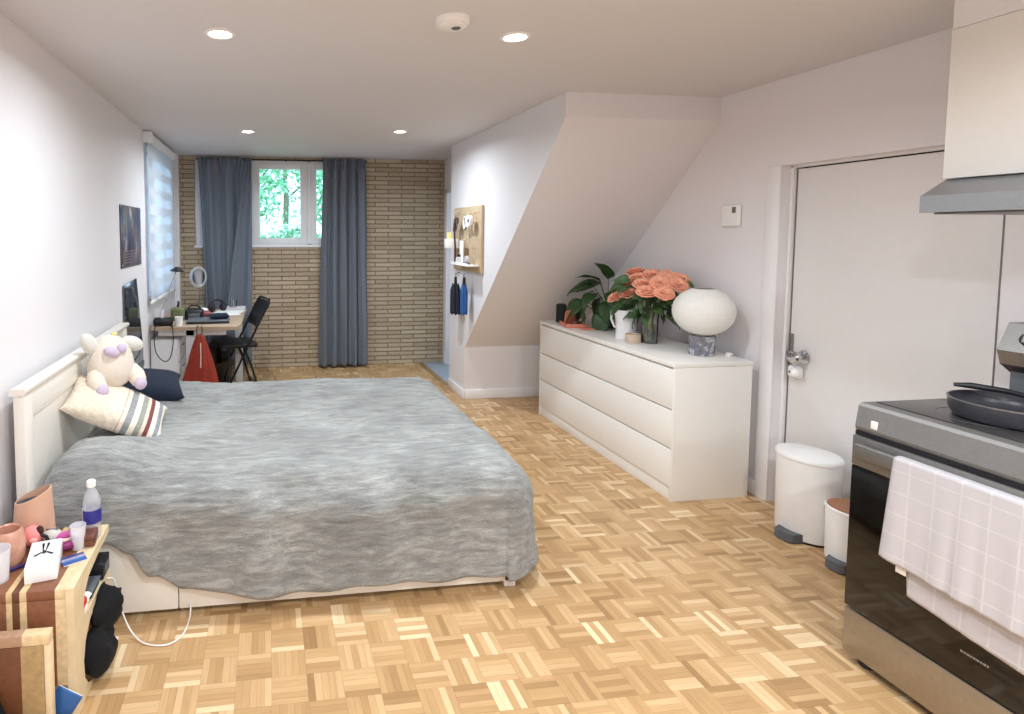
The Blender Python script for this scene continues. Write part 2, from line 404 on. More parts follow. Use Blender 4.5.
# ------------------------------------------------------------------ windows
def casement(b, x0, x1, z0, z1, y0, y1, w):
    b.box(x0, x0+w, y0, y1, z0, z1, .005); b.box(x1-w, x1, y0, y1, z0, z1, .005)
    b.box(x0+w, x1-w, y0, y1, z0, z0+w, .005); b.box(x0+w, x1-w, y0, y1, z1-w, z1, .005)
M['upvc'] = mat('white window frame', 'E9ECF0', .35, var=.01)
b = MB(); casement(b, BX0, BX1, BZ0, BZ1, YB+.03, YB+.10, .028)
b.box(-.215, -.185, YB+.03, YB+.1, BZ0, BZ1); b.box(.44, .475, YB+.03, YB+.1, BZ0, BZ1)
b.box(BX0-.01, BX1+.01, YB-.012, YB+.035, BZ0-.012, BZ0+.012, .004)
win = struct(b, 'window_1', M['upvc'])
for (a, c) in ((-.755, -.22), (-.185, .44), (.475, .995)):
    b = MB(); w = .062 if a < -.5 or a > .3 else .098
    x0, x1, z0, z1, y0, y1 = a+.002, c-.002, BZ0+.026, BZ1-.022, YB+.02, YB+.075
    b.box(x0, x0+w, y0, y1, z0, z1, .006); b.box(x1-w*.8, x1, y0, y1, z0, z1, .006)
    b.box(x0+w, x1-w*.8, y0, y1, z0, z0+.065, .006); b.box(x0+w, x1-w*.8, y0, y1, z1-.078, z1, .006)
    sh = b.build('sash', M['upvc'], win)
    MB().box(x0+w-.005, x1-w*.8+.005, YB+.045, YB+.05, z0+.05, z1-.07).build('pane', M['winglass'], sh, smooth=0)
# left window with roller blind
b = MB(); x0, x1 = XL-.13, XL-.07
for (a, c, e, g) in ((WY0, WY0+.05, WZ0, WZ1), (WY1-.05, WY1, WZ0, WZ1), (WY0, WY1, WZ0, WZ0+.05), (WY0, WY1, WZ1-.05, WZ1), (5.56, 5.62, WZ0, WZ1)):
    b.box(x0, x1, a, c, e, g, .004)
b.box(XL-.06, XL+.03, WY0-.02, WY1+.02, WZ0-.03, WZ0-.005, .004)
win2 = struct(b, 'window_2', M['upvc'])
MB().box(XL-.11, XL-.105, WY0+.04, WY1-.04, WZ0+.04, WZ1-.04).build('pane', M['winglass'], win2, smooth=0)
t = thing('roller_blind', 'white striped zebra roller blind covering the left wall window above the desk', 'window blind', (XL+.041, 4.92, 2.27))
b = MB(); b.lathe([(0, 0), (.040, 0), (.040, 1.19), (0, 1.19)], 28, Matrix.Rotation(R(-90), 4, 'X')); b.build('roller', M['plastic'], t)
for yy in (-.012, 1.191): MB().box(-.040, .035, yy, yy+.009, -.045, .045, .003).build('bracket', M['upvc'], t)
MB().box(-.006, -.003, .015, 1.175, -1.335, -.02).build('blind_fabric', translucent('zebra blind fabric', 'EEF1F6', band=(.155, .27, .60)), t, smooth=0)
MB().box(-.014, .006, .01, 1.18, -1.36, -1.335, .005).build('bottom_bar', M['plastic'], t)
t = MB().tube([(XL+.06, 6.31, 2.28), (XL+.062, 6.315, 1.6), (XL+.06, 6.31, 1.15)], .004, 6).build('blind_cord', M['plastic'])
tag(t, 'white operating cord hanging beside the roller blind in the corner', 'cord')

# ------------------------------------------------------------------ outside: ground, shrubs, trees, fence
struct(MB().box(-9, 11, YB+.26, 22, .9, 1.10), 'ground_outside', mat('lawn', '5F8A4A', .95, var=.3, scale=6), smooth=0)
struct(MB().box(-9, XL-.2, 2, YB+.26, .7, .85), 'ground_side', mat('gravel', 'A5A39B', .95, var=.2, scale=10), smooth=0)
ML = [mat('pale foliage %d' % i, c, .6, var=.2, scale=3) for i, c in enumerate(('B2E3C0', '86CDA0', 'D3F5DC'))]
def foliage(n, cx, cy, cz, rx, ry, rz, size):
    b = MB()
    for i in range(n):
        while 1:
            p = Vector([random.uniform(-1, 1) for _ in range(3)])
            if p.length < 1: break
        q = Matrix.Rotation(random.uniform(0, 6.3), 3, Vector((random.gauss(0, 1), random.gauss(0, 1), random.gauss(0, 1))).normalized())
        c = Vector((cx+p.x*rx, cy+p.y*ry, cz+p.z*rz)); s = size*random.uniform(.6, 1.3)
        b.mi = random.randrange(3)
        b.add([c+q @ Vector(v)*s for v in ((-1, 0, 0), (-.2, -.45, .1), (1, 0, 0), (-.2, .45, .1))], [(0, 1, 2, 3)])
    return b
def tree(x, y, h, r, label, group=None):
    t = thing('tree', label, 'tree', (x, y, 1.1))
    b = MB(); b.tube([(0, 0, 0), (.03, .02, h*.3), (-.02, 0, h*.6), (0, 0, h*.95)], [.07, .06, .045, .02], 8)
    for k in range(5):
        a = k*1.3; b.tube([(0, 0, h*(.3+.1*k)), (cos(a)*.35*r, sin(a)*.35*r, h*(.45+.1*k)), (cos(a)*.8*r, sin(a)*.8*r, h*(.6+.08*k))], [.03, .02, .008], 6)
    b.build('trunk', mat('grey bark', '8A8378', .9, var=.2), t)
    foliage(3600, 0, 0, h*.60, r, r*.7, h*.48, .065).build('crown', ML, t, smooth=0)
tree(-.45, 9.6, 2.7, .78, 'slender leafy tree seen through the left part of the back window')
tree(1.20, 9.7, 2.8, .80, 'bushier leafy tree seen through the right part of the back window')
tree(.35, 12.0, 3.6, 1.9, 'tall tree farthest behind the garden fence')
for i, (x, lab) in enumerate(((-.85, 'low shrub under the left part of the back window view'), (.35, 'low shrub in the middle of the back window view'), (1.55, 'low shrub under the right part of the back window view'))):
    t = thing('shrub', lab, 'shrub', (x, 7.85, 1.1), group='shrubs along the garden fence')
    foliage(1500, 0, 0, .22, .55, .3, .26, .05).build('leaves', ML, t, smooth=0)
    MB().tube([(0, 0, 0), (.02, 0, .12), (0, .02, .25)], [.02, .015, .006], 6).build('stem', M['stem'], t)
t = thing('fence', 'white metal rail fence in the garden behind the shrubs', 'fence', (0, 8.5, 1.1))
b = MB(); b.box(-2.5, 3.5, -.015, .015, .50, .53).box(-2.5, 3.5, -.015, .015, .08, .10); b.build('rail', M['upvc'], t)
for k in range(11):
    MB().box(-2.5+k*.6-.02, -2.5+k*.6+.02, -.02, .02, 0, .58).build('post', M['upvc'], t)

# ------------------------------------------------------------------ curtains
def curtain(name, label, x0, x1, xb0, xb1, ztop, zbot, y, folds, amp, seed, layer=None):
    t = thing(name, label, 'curtain', ((x0+x1)/2, y, zbot), group=None); cx = (x0+x1)/2
    b = MB()
    def fn(u, v):
        w = v                                  # 0 top .. 1 bottom
        a = x0+(x1-x0)*u; c = xb0+(xb1-xb0)*u
        x = a+(c-a)*min(1, w*1.05)
        ph = folds*2*pi*u+seed
        d = amp*(sin(ph)+.45*sin(ph*1.9+1.3+w*1.5)+.25*sin(ph*3.3+w*2))*(1 if w > .05 else .8)
        d *= .75+.5*w
        d += .012*noise.noise(Vector((u*5, v*4, seed)))
        x += .010*sin(ph*1.0+w*2.2)+.012*w*noise.noise(Vector((u*3+seed, v*3, 0)))
        if w < .045: d = d*.4+amp*.55*sin(ph*3.6)
        return (x-cx, d, ztop-zbot+(0-(ztop-zbot))*v)
    b.grid(fn, 110, 60); b.build('curtain_panel', M['curtain'], t, solid=.004, smooth=60)
    if layer: layer(t, cx)
    return t
def second_layer(t, cx):
    b = MB()
    def fn(u, v):                              # near-side panel swept back from right at the top to the left lower down
        top = (-.215, -.165); bot = (-.46, -.18)
        k = min(1, v*1.25)**.9
        a = top[0]+(bot[0]-top[0])*k; c = top[1]+(bot[1]-top[1])*k
        x = a+(c-a)*u
        d = -.062-.016*sin(u*7.5+1)*min(1, v*3)-.01*sin(u*15+v*2)
        return (x-cx, d, 2.28-.10-v*(2.17-.0))
    b.grid(fn, 40, 60); b.build('overlap_panel', M['curtain'], t, solid=.004, smooth=60)
curtain('curtain', 'slate grey curtain left of the back window with a diagonal fold, behind the desk', -.735, -.175, -.655, -.19, 2.297, .10, 6.365, 3.0, .027, .6, second_layer)
curtain('curtain', 'slate grey curtain right of the back window hanging to the floor', .595, 1.07, .56, 1.11, 2.300, .02, 6.365, 5.0, .032, 2.1)
t = tag(MB().tube([(-.75, 6.385, 2.285), (1.09, 6.385, 2.285)], .009, 10).build('curtain_rod', M['black']), 'thin black curtain rod above the back window', 'curtain rod')
for x in (-.70, .2, 1.05): MB().box(x-.008, x+.008, 6.385, YB-.001, 2.278, 2.292).build('bracket', M['black'], t)

# ------------------------------------------------------------------ ceiling lights
M['lamp'] = mat('lit lamp lens', 'FFFFFF', .5, emit=('FFF3E2', 22))
def downlight(x, y, label, real=True):
    t = thing('downlight', label, 'ceiling light', (x, y, H), group='recessed ceiling downlights')
    MB().lathe([(.046, -.001), (.064, -.001), (.064, -.005), (.050, -.009), (.046, -.006)], 32, close=True).build('trim_ring', M['plastic'], t)
    MB().lathe([(0, -.0045), (.047, -.0045), (.047, -.001), (0, -.001)], 32).build('lens', M['lamp'], t)
    ld = bpy.data.lights.new('downlight_beam', 'AREA'); ld.shape = 'DISK'; ld.size = .09; ld.energy = LAMP_W*(.84 if y > 1 else 1.5); ld.color = (.845, .94, 1.0); ld.spread = R(165)  # fixtures above and behind the camera are added fill and run brighter
    lo = bpy.data.objects.new('downlight_beam', ld); COL.objects.link(lo); lo.parent = t; lo.location = (0, 0, -.012)
for x, y, l in ((-.189, 2.518, 'round lit ceiling downlight over the bed, nearer and left of the four'), (1.04, 2.389, 'round lit ceiling downlight beside the smoke detector, nearer and right'),
                (-.152, 4.848, 'round lit ceiling downlight in front of the left curtain'), (1.072, 4.685, 'round lit ceiling downlight in front of the right curtain'),
                (.42, .25, 'unseen fill downlight added above the camera at left'), (1.60, .25, 'unseen fill downlight added above the camera at right'),
                (1.6, -1.1, 'unseen fill downlight added behind the camera at right'), (.30, -1.1, 'unseen fill downlight added behind the camera at left')):
    downlight(x, y, l)
t = thing('smoke_detector', 'round white smoke detector on the ceiling beside a downlight', 'smoke detector', (.715, 2.23, H))
MB().lathe([(0, -.036), (.045, -.036), (.052, -.033), (.052, -.028), (.062, -.026), (.066, -.016), (.068, -.001), (0, -.001)], 40).build('housing', M['plastic'], t)
MB().lathe([(.0, -.0385), (.016, -.0385), (.018, -.036), (0, -.036)], 20, cx=.015).build('test_button', M['grey'], t)

# ------------------------------------------------------------------ bed
bed = thing('bed', 'white wooden double bed with panelled headboard against the left wall', 'bed', (0, 0, 0))
b = MB()
b.box(-.942, -.902, 2.268, 2.345, 0, .895, .004); b.box(-.942, -.902, 3.79, 3.865, 0, .895, .004)
b.box(-.938, -.906, 2.345, 3.79, .80, .895, .003); b.box(-.938, -.906, 2.345, 3.79, .12, .30, .003); b.box(-.932, -.918, 2.34, 3.79, .28, .82)
b.box(-.920, -.910, 2.345, 2.357, .3, .8, .002).box(-.920, -.910, 3.778, 3.79, .3, .8, .002).box(-.920, -.910, 2.357, 3.778, .788, .8, .002)
b.prism([(-.950, .895), (-.950, .914), (-.945, .920), (-.897, .920), (-.892, .914), (-.892, .905), (-.898, .895)], 'y', 2.255, 3.885)
b.build('headboard', M['whitebed'], bed)
b = MB(); b.box(-.900, -.36, 2.262, 2.285, .025, .34, .004); b.box(-.357, 1.03, 2.262, 2.285, .025, .34, .004); b.build('side_rail', M['whitebed'], bed)
MB().box(-.900, 1.03, 3.85, 3.872, .025, .34, .004).build('side_rail', M['whitebed'], bed)
MB().box(1.01, 1.034, 2.285, 3.85, .025, .34, .004).build('foot_rail', M['whitebed'], bed)
for x, y in ((.98, 2.262), (.98, 3.82)): MB().box(x, x+.05, y, y+.05, 0, .3, .004).build('leg', M['whitebed'], bed)
MB().box(-.90, 1.0, 2.30, 3.84, .12, .26).build('slat_base', M['pine'], bed, smooth=0)
MB().box(-.895, 1.035, 2.29, 3.862, .262, .485, .085, seg=5).build('mattress', mat('white mattress ticking', 'E9E7E6', .9, var=.02, bump=.1), bed)
# pillowcase corner / sheet peeping out under the blanket at the head end
# blanket
def interp(x, tab):
    for (a, va), (c, vc) in zip(tab, tab[1:]):
        if x <= c:
            k = max(0, (x-a)/(c-a)); k = k*k*(3-2*k); return va+(vc-va)*k
    return tab[-1][1]
X0, X1, Y0, Y1, ZB = -.875, .975, 2.39, 3.785, .520
hem_tab = [(-1, .36), (-.62, .335), (-.53, .29), (-.45, .19), (-.33, .112), (-.1, .088), (.35, .080), (.8, .085), (1.05, .065), (1.3, .05)]
def fbm(p, o=4):
    s = 0; a = .5
    for _ in range(o): s += a*noise.noise(p); p = p*2.03; a *= .5
    return s
def blanket():
    b = MB(); NX, NY, K = 230, 170, 34
    px = [X0+(X1-X0)*i/(NX-K-1) for i in range(NX-K)]+[None]*K
    vs = []; idx = {}
    for i in range(NX):
        tx = 0 if i < NX-K else (i-(NX-K)+1)/K
        xx = X0+(X1-X0)*min(1, i/(NX-K-1))
        for j in range(NY):
            if j < K: ty = (K-j)/K; yy = Y0; sy = -1
            elif j >= NY-K: ty = (j-(NY-K)+1)/K; yy = Y1; sy = 1
            else: ty = 0; sy = 0; yy = Y0+(Y1-Y0)*(j-K)/(NY-2*K-1)
            d = max(tx, ty); hy = hypot(tx, ty) or 1
            dx, dy = tx/hy, sy*ty/hy
            hem = interp(xx+tx*.2, hem_tab) if (sy == -1) else .10
            if tx > 0 and sy >= 0: hem = .07+.03*sin(yy*5)
            if tx > 0 and sy < 0: hem = .055+.02*tx*ty
            hem += .012*sin(xx*9+yy*7)
            Rr = .15; L = ZB-hem; D = d*(L-Rr+Rr*pi/2)
            if D < Rr*pi/2: o_ = Rr*sin(D/Rr); dz = Rr*(1-cos(D/Rr))
            else: o_ = Rr; dz = Rr+D-Rr*pi/2
            fl = max(0, dz-.05)
            o_ += fl*.06+.014*min(1, fl*6)*sin((xx*11+yy*9)+1.2*sin(xx*5))+.008*min(1, fl*6)*sin(xx*27+2)
            if tx and ty: o_ += .045*fl
            x = xx+dx*o_; y = yy+dy*o_; z = ZB-dz
            if not (tx or ty): pass
            # soft wrinkles and long folds
            e = 1 if d == 0 else max(.25, 1-d)
            w = fbm(Vector((x*1.6, y*5.5+.6*x, z*4)))*.040+.5*abs(fbm(Vector((x*2.2+5, y*9-1.5*x, z*6))))*.035+fbm(Vector((x*9, y*22, z*18)))*.009
            z += w*e*1.0
            if d: x += dx*w*.6; y += dy*w*.6
            # general sag + raised pillow under the blanket at the head
            hp = math.exp(-((x+.72)/.22)**2)
            z += hp*.085*(1-.8*d)*(.2+.9*math.exp(-((y-2.52)/.22)**2)+.3*math.exp(-((y-3.4)/.3)**2))
            z -= .03*max(0, 1-(x-X0)/.06)*(1-d) if x < X0+.06 else 0
            vs.append((x, y, max(z, .03)))
    fs = [(i*NY+j, (i+1)*NY+j, (i+1)*NY+j+1, i*NY+j+1) for i in range(NX-1) for j in range(NY-1)]
    b.add(vs, fs); return b
M['blanket'] = plush('grey plush blanket', '686867', '8D8E8C', 'B6B7B5', 8, 42, 46, 1.0)
o = blanket().build('blanket', M['blanket'], smooth=80, solid=.012); tag(o, 'grey plush blanket spread over the bed and hanging almost to the floor', 'blanket')

# ------------------------------------------------------------------ pillows and plush toy
def pillow_mesh(L, Wd, T, n=44, pinch=.10, seed=0):
    b = MB()
    for s in (1, -1):
        def fn(u, v):
            a, c = u*2-1, v*2-1
            r = (max(0, 1-abs(a)**2.6)*max(0, 1-abs(c)**2.6))**.48
            k = 1-pinch*(1-abs(c)**2)*abs(a)**6; k2 = 1-pinch*(1-abs(a)**2)*abs(c)**6
            w = .008*fbm(Vector((a*2+seed, c*2, s)))*r
            return (a*L/2*k, c*Wd/2*k2, s*(T/2*r)+w)
        b.grid(fn, n, n)
    bmesh.ops.remove_doubles(b.b, verts=list(b.b.verts), dist=.0008)
    return b
def basis(c, u, v):
    u = Vector(u).normalized(); v = Vector(v); v = (v-u*v.dot(u)).normalized(); w = u.cross(v)
    m = Matrix((u, v, w)).transposed().to_4x4(); m.translation = Vector(c); return m
M['pilstripe'] = stripes_x('cream striped pillow cotton', [(0, 'E6DAC8'), (.40, 'E8DCCB'), (.535, 'D9AFA0'), (.545, 'EDE0D0'), (.585, '96999A'), (.645, 'EFE6D8'), (.70, '9A9D92'), (.755, 'E9D6C6'), (.79, '7E4543'), (.835, 'EFE6D8'), (.885, '93989C'), (.93, 'EFE6D8')], 0, .9, 1/.47, .5, grain=2, wrap=False)
p = pillow_mesh(.47, .30, .14, seed=3, pinch=.06).build('striped_pillow', M['pilstripe'], smooth=80)
p.matrix_world = basis((-.715, 2.84, .664), (.40, .08, -.20), (-.10, .98, .30))
tag(p, 'cream lumbar pillow with grey, green and dark red stripes, under the plush toy', 'pillow')
p = pillow_mesh(.40, .36, .15, seed=9).build('round_pillow', M['navy'], smooth=80)
p.matrix_world = basis((-.70, 3.45, .615), (.9, .2, -.10), (-.1, .98, .12))
tag(p, 'dark navy pillow lying on the bed behind the plush toy', 'pillow')
toy = thing('plush_toy', 'cream plush animal with lavender nose and paws sitting on the striped pillow', 'plush toy', (-.765, 2.94, .735), R(-50))
toy.scale = (1.02, 1.02, 1.02)
M['cream'] = mat('cream plush', 'DDD1C3', .95, var=.05, scale=120, bump=.25, sheen=.3)
M['lav'] = mat('lavender plush', 'C4B4C9', .95, var=.06, scale=120, bump=.25, sheen=.3)
M['greyplush'] = mat('pale grey plush', 'D3CFC8', .95, var=.05, scale=120, bump=.25, sheen=.3)
def skin(name, pts, edges, m, parent, sub=2):
    me = bpy.data.meshes.new(name); me.from_pydata([p[0] for p in pts], edges, []); o = bpy.data.objects.new(name, me); COL.objects.link(o)
    md = o.modifiers.new('skin', 'SKIN'); sv = me.skin_vertices[0].data
    for i, p_ in enumerate(pts):
        r = p_[1]; sv[i].radius = (r, r) if not isinstance(r, tuple) else r; sv[i].use_root = (i == 0)
    md.use_smooth_shade = True
    s = o.modifiers.new('sub', 'SUBSURF'); s.levels = s.render_levels = sub
    me.materials.append(m); o.parent = parent; return o
b = MB()
def body(u, v):
    a = 2*pi*u; ph = pi*v
    z = .132-.128*cos(ph)*1.0
    r = sin(ph)**.82
    w = .115-.030*((z-.06)/.2 if z > .06 else 0)
    return (r*w*.86*cos(a), r*w*1.02*sin(a), z)
b.grid(body, 40, 26, True); b.build('body', M['cream'], toy, smooth=80)
# face/front of toy looks up and toward the room; muzzle
b = MB(); b.ball((.070, -.028, .190), .030, .040, .026, Matrix.Rotation(R(-25), 3, 'X')); b.ball((.074, .018, .202), .022, .024, .024)
b.build('muzzle', M['lav'], toy, smooth=80)
for s, c in ((-1, (-.010, -.098, .228)), (1, (.005, .108, .205))):
    b = MB(); b.ball(c, .032, .058, .036, Matrix.Rotation(R(-25 if s > 0 else -35), 3, 'X') if s > 0 else Matrix.Rotation(R(-62), 3, 'X')); b.build('ear', M['greyplush'], toy, smooth=80)
MB().ball((.0, .02, .262), .014, .016, .009).build('tuft', mat('yellow felt', 'D9C784', .9), toy, smooth=80)
for s in (-1, 1):
    l = MB().tube([(.02, s*.085, .085), (.055, s*.098, .055), (.085, s*.096, .035), (.10, s*.094, .028)], [.038, .042, .036, .022], 16).build('leg', M['cream'], toy, smooth=80)
    MB().ball((.105, s*.093, .026), .026, .030, .030).build('paw', M['lav'], l, smooth=80)

# ------------------------------------------------------------------ dresser
D = (2.2068, 2.8795)
dr = thing('dresser', 'white three drawer dresser against the right wall under the stairs slope', 'dresser', (D[0], D[1], 0))
b = MB(); b.box(.0, .48, 0, 1.6, .755, .78, .002)                # top
b.build('top', M['white'], dr)
for yy in (0, 1.58): MB().box(.004, .478, yy, yy+.02, 0, .754, .002).build('side_panel', M['white'], dr)
MB().box(.06, .47, .02, 1.58, .03, .75).build('carcass', M['white'], dr, smooth=0)
MB().box(.012, .03, .02, 1.58, 0, .075, .001).build('plinth', M['white'], dr)
for z0, z1 in ((.520, .744), (.300, .512), (.080, .292)):
    d = MB().box(.002, .020, .012, 1.588, z0, z1, .003).build('drawer', M['white'], dr)
    MB().box(.0195, .059, .03, 1.57, z1-.03, z1+.002, .001).build('finger_groove', M['white'], d)
ZD = .7805
# items on the dresser
t = thing('speaker', 'small dark cylindrical speaker at the far end of the dresser', 'speaker', (2.335, 4.375, ZD))
MB().lathe([(0, 0), (.036, 0), (.04, .004), (.04, .138), (.036, .145), (0, .145)], 28).build('body', mat('dark green speaker mesh', '1D2420', .8, scale=300, bump=.3), t)
MB().lathe([(0, .1455), (.03, .1455), (.03, .149), (0, .149)], 24).build('top_disc', M['black'], t)
t = thing('desk_tray', 'coral folded phone stand with a small tray beside the speaker on the dresser', 'phone stand', (2.345, 4.17, ZD), R(-15))
b = MB(); b.box(-.10, .07, -.10, .09, 0, .012, .004); b.box(-.10, .07, -.10, -.088, .01, .03, .003).box(-.10, -.088, -.1, .09, .01, .03, .003).build('tray', M['coral'], t)
MB().box(-.055, .055, -.006, .006, 0, .125, .004, M=Matrix.Translation((-.04, .03, .012)) @ Matrix.Rotation(R(22), 4, 'X') @ Matrix.Rotation(R(35), 4, 'Z')).build('back_rest', M['coral'], t)
t = tag(MB().box(0, .13, 0, .05, 0, .012, .004).build('phone_holder', M['coral'], loc=(2.30, 3.985, ZD)), 'flat coral plate at the near end of the phone stand', 'tray')
t = thing('decor_knot', 'brown woven ring ornament leaning on the coral stand', 'ornament', (2.39, 4.20, ZD+.013), R(20))
for k in range(3):
    b = MB(); pts = []
    for i in range(41):
        a = 2*pi*i/40; pts.append((.0+.008*sin(3*a+k*2.1), .046*cos(a)*(1+.08*cos(5*a+k)), .056+.046*sin(a)+.0*k))
    b.tube(pts, .0075, 8, cap=False); b.build('strand', mat('brown woven cord %d' % k, ('6E5A50', '8C786A', '5A463E')[k], .8), t, smooth=80)
# leafy plant in dark pot
pl = thing('potted_plant', 'broad leaved green plant in a small dark pot behind the coral stand', 'plant', (2.56, 4.09, ZD))
MB().lathe([(0, 0), (.075, 0), (.06, .01), (.05, .035), (.035, .08), (.05, .10), (.045, .104), (.03, .085), (0, .085)], 28).build('pot', mat('dark brown pot', '3B2D26', .4), pl)
def leaf_bm(L, Wd, curl=.5, n=9, fold=.18):
    b = MB()
    def fn(u, v):
        t_ = u; w = Wd*(sin(pi*min(1, t_**.75))**.8)*(1-.25*t_)
        a = curl*t_
        x = L*(sin(a)/max(curl, 1e-3)); z = -L*(1-cos(a))/max(curl, 1e-3)
        c = v*2-1
        return (x, c*w, z+fold*abs(c)*w+.03*L*sin(t_*9+c)*abs(c))
    b.grid(fn, n, 7); return b
def place(o, pos, d, roll=0):
    d = Vector(d).normalized(); up = Vector((0, 0, 1)); y = up.cross(d); y = y.normalized() if y.length > .05 else Vector((0, 1, 0))
    z = d.cross(y); m = Matrix((d, y, z)).transposed().to_4x4() @ Matrix.Rotation(roll, 4, 'X'); m.translation = Vector(pos); o.matrix_local = m
stems = MB()
lv = leaf_bm(.19, .062, 1.1).build('leaf', M['leafdk'], pl, smooth=80, solid=.001)
first = True
specs = [(-.20, .03, .20, -1, .2, -.5), (-.17, -.06, .27, -1, -.4, -.2), (-.10, .05, .31, -.8, .5, .1), (-.05, -.11, .30, -.5, -1, -.3), (-.12, -.12, .22, -.7, -.7, -.9), (.0, .10, .33, -.2, 1, .1),
         (-.02, -.02, .38, -.3, -.2, .8), (-.16, .08, .15, -.8, .5, -1), (-.09, -.03, .24, -1, -.1, -.9), (.02, -.14, .36, .2, -1, .1), (-.02, -.20, .26, -.1, -1, -.6), (-.15, 0, .33, -1, .1, .2),
         (-.07, .12, .22, -.5, 1, -.7), (.03, -.08, .26, .3, -.9, -.5), (-.11, -.1, .13, -.8, -.5, -1.1), (-.13, .02, .28, -.9, .2, -.6), (-.06, .02, .35, -.4, .3, .4), (-.04, -.16, .2, -.3, -1, -.9), (-.19, -.02, .24, -1, -.2, -.8)]
for (x, y, z, a, c, e) in specs:
    o = lv if first else lv.copy()
    if not first: COL.objects.link(o); o.parent = pl
    first = False
    s = random.uniform(.95, 1.3); place(o, (x*.85, y*1.1, z*.92+.02), (a, c, e), random.uniform(-.5, .5)); o.scale = (s, s, s)
    stems.tube([(0, 0, .085), (x*.25, y*.3, .03+z*.5), (x*.85, y*1.1, z*.92+.02)], [.004, .0035, .0025], 6)
stems.build('stem', M['stem'], pl)
# white pitcher
pt = thing('pitcher', 'white glossy ceramic pitcher with a spout in front of the plant', 'pitcher', (2.40, 3.62, ZD))
MB().lathe([(0, 0), (.060, 0), (.064, .006), (.062, .06), (.066, .13), (.078, .20), (.0745, .20), (.062, .13), (.058, .06), (.056, .012), (0, .012)], 36, sx=1.0).build('body', mat('white glazed ceramic', 'E9E9EC', .15, var=.02), pt)
MB().tube([(-.02, .062, .18), (-.03, .115, .175), (-.03, .125, .12), (-.02, .10, .07), (-.01, .062, .06)], .008, 10).build('handle', M['plastic'], pt)
b = MB(); b.prism([(-.030, .205), (.03, .205), (.0, .160)], 'y', -.105, -.06); b.build('spout', M['plastic'], pt)
t = thing('candle', 'peach coloured candle in a low glass in front of the pitcher', 'candle', (2.375, 3.50, ZD))
MB().lathe([(0, 0), (.046, 0), (.048, .003), (.048, .055), (.045, .055), (.045, .004), (0, .004)], 28).build('glass_cup', mat('pale peach glass', 'D2BBA4', .3), t)
MB().lathe([(0, .005), (.043, .005), (.043, .045), (0, .043)], 28).build('wax', mat('peach wax', 'D6BFA6', .5), t)
# vase with roses
VX, VY = 2.47, 3.47
vs = thing('glass_vase', 'clear glass vase holding the coral roses on the dresser', 'vase', (VX, VY, ZD))
MB().lathe([(0, 0), (.046, 0), (.048, .004), (.050, .10), (.053, .22), (.050, .22), (.047, .10), (.045, .010), (0, .010)], 36).build('glass_body', M['glass'], vs)
MB().lathe([(0, .011), (.044, .011), (.046, .12), (0, .12)], 32).build('water', glassy('vase water', (.80, .86, .78, 1), mixf=.06), vs)
bq = thing('rose_bouquet', 'bouquet of coral orange roses with green leaves standing in the glass vase', 'flowers', (VX, VY, ZD))
def rose_bm():
    b = MB(); rings = [(3, .008, .030, .9, 1.45), (4, .014, .034, 1.0, 1.25), (5, .019, .036, 1.05, 1.08), (5, .023, .040, 1.25, .85), (6, .026, .040, 1.2, .58)]
    for k, (n, r0, h, wf, tilt) in enumerate(rings):
        for i in range(n):
            a = 2*pi*i/n+k*.7+random.uniform(-.15, .15)
            def fn(u, v, a=a, r0=r0, h=h, wf=wf, tilt=tilt, n=n):
                s = (u*2-1)*wf*pi/n*1.25; hh = v
                rad = r0*(.35+.65*min(1, v*1.6))+h*cos(tilt)*v**1.5*.75+.004*(v**4)
                z = h*sin(tilt)*v*(1-.18*(u*2-1)**2)+.004*k_z+.006*v
                if v > .8: z -= (v-.8)*.02; rad += (v-.8)*.03
                rad += .002*sin(u*9+a*3)*v; z += .002*sin(u*7+a*5)*v
                return (rad*cos(a+s), rad*sin(a+s), z)
            k_z = 4-k
            b.grid(fn, 8, 7)
    b.ball((0, 0, .004), .016, .016, .012, u=12, v=8)
    return b
rs = rose_bm().build('rose', M['rose'], bq, smooth=80, solid=.0008)
# camera-facing dome of heads: positions around the crown
heads = []
cands = [(-.115, .05, .30), (-.10, .12, .36), (-.05, .06, .40), (-.02, .13, .43), (.0, -.0, .42), (-.08, -.03, .37), (.05, .05, .43), (.03, -.09, .41), (-.03, -.13, .385), (.09, -.04, .42), (.05, -.17, .38), (-.05, -.19, .33),
         (.10, -.13, .40), (-.14, .14, .27), (.02, .17, .41), (.11, -.21, .31), (-.1, -.10, .33), (.12, .05, .39)]
sm = MB(); first = True
for (x, y, z) in cands:
    o = rs if first else rs.copy()
    if not first: COL.objects.link(o); o.parent = bq
    first = False
    d = Vector((x*1.0-.05, y*.9-.1, .30+random.uniform(-.05, .1))).normalized()
    q = Vector((0, 0, 1)).rotation_difference(d).to_matrix().to_4x4() @ Matrix.Rotation(random.uniform(0, 6), 4, 'Z'); q.translation = Vector((x, y, z)); o.matrix_local = q
    s = random.uniform(.92, 1.15); o.scale = (s, s, s)
    sm.tube([(random.uniform(-.02, .02), random.uniform(-.02, .02), .02), (x*.12, y*.12, .20), (x*.55, y*.55, z*.8), (x, y, z)], .0032, 6)
sm.build('stem', M['stem'], bq)
lf = leaf_bm(.10, .032, .7).build('leaf', M['leaf'], bq, smooth=80, solid=.0008)
for i in range(96):
    o = lf if i == 0 else lf.copy()
    if i: COL.objects.link(o); o.parent = bq
    a = random.uniform(0, 2*pi); rr = random.uniform(.04, .17); z = random.uniform(.17, .36) if i > 12 else random.uniform(.34, .44)
    if z < .22: rr *= .75
    place(o, (rr*cos(a), rr*sin(a)*1.1, z), (cos(a), sin(a), random.uniform(-.9, .5)), random.uniform(-1, 1)); s = random.uniform(.7, 1.2); o.scale = (s, s, s)
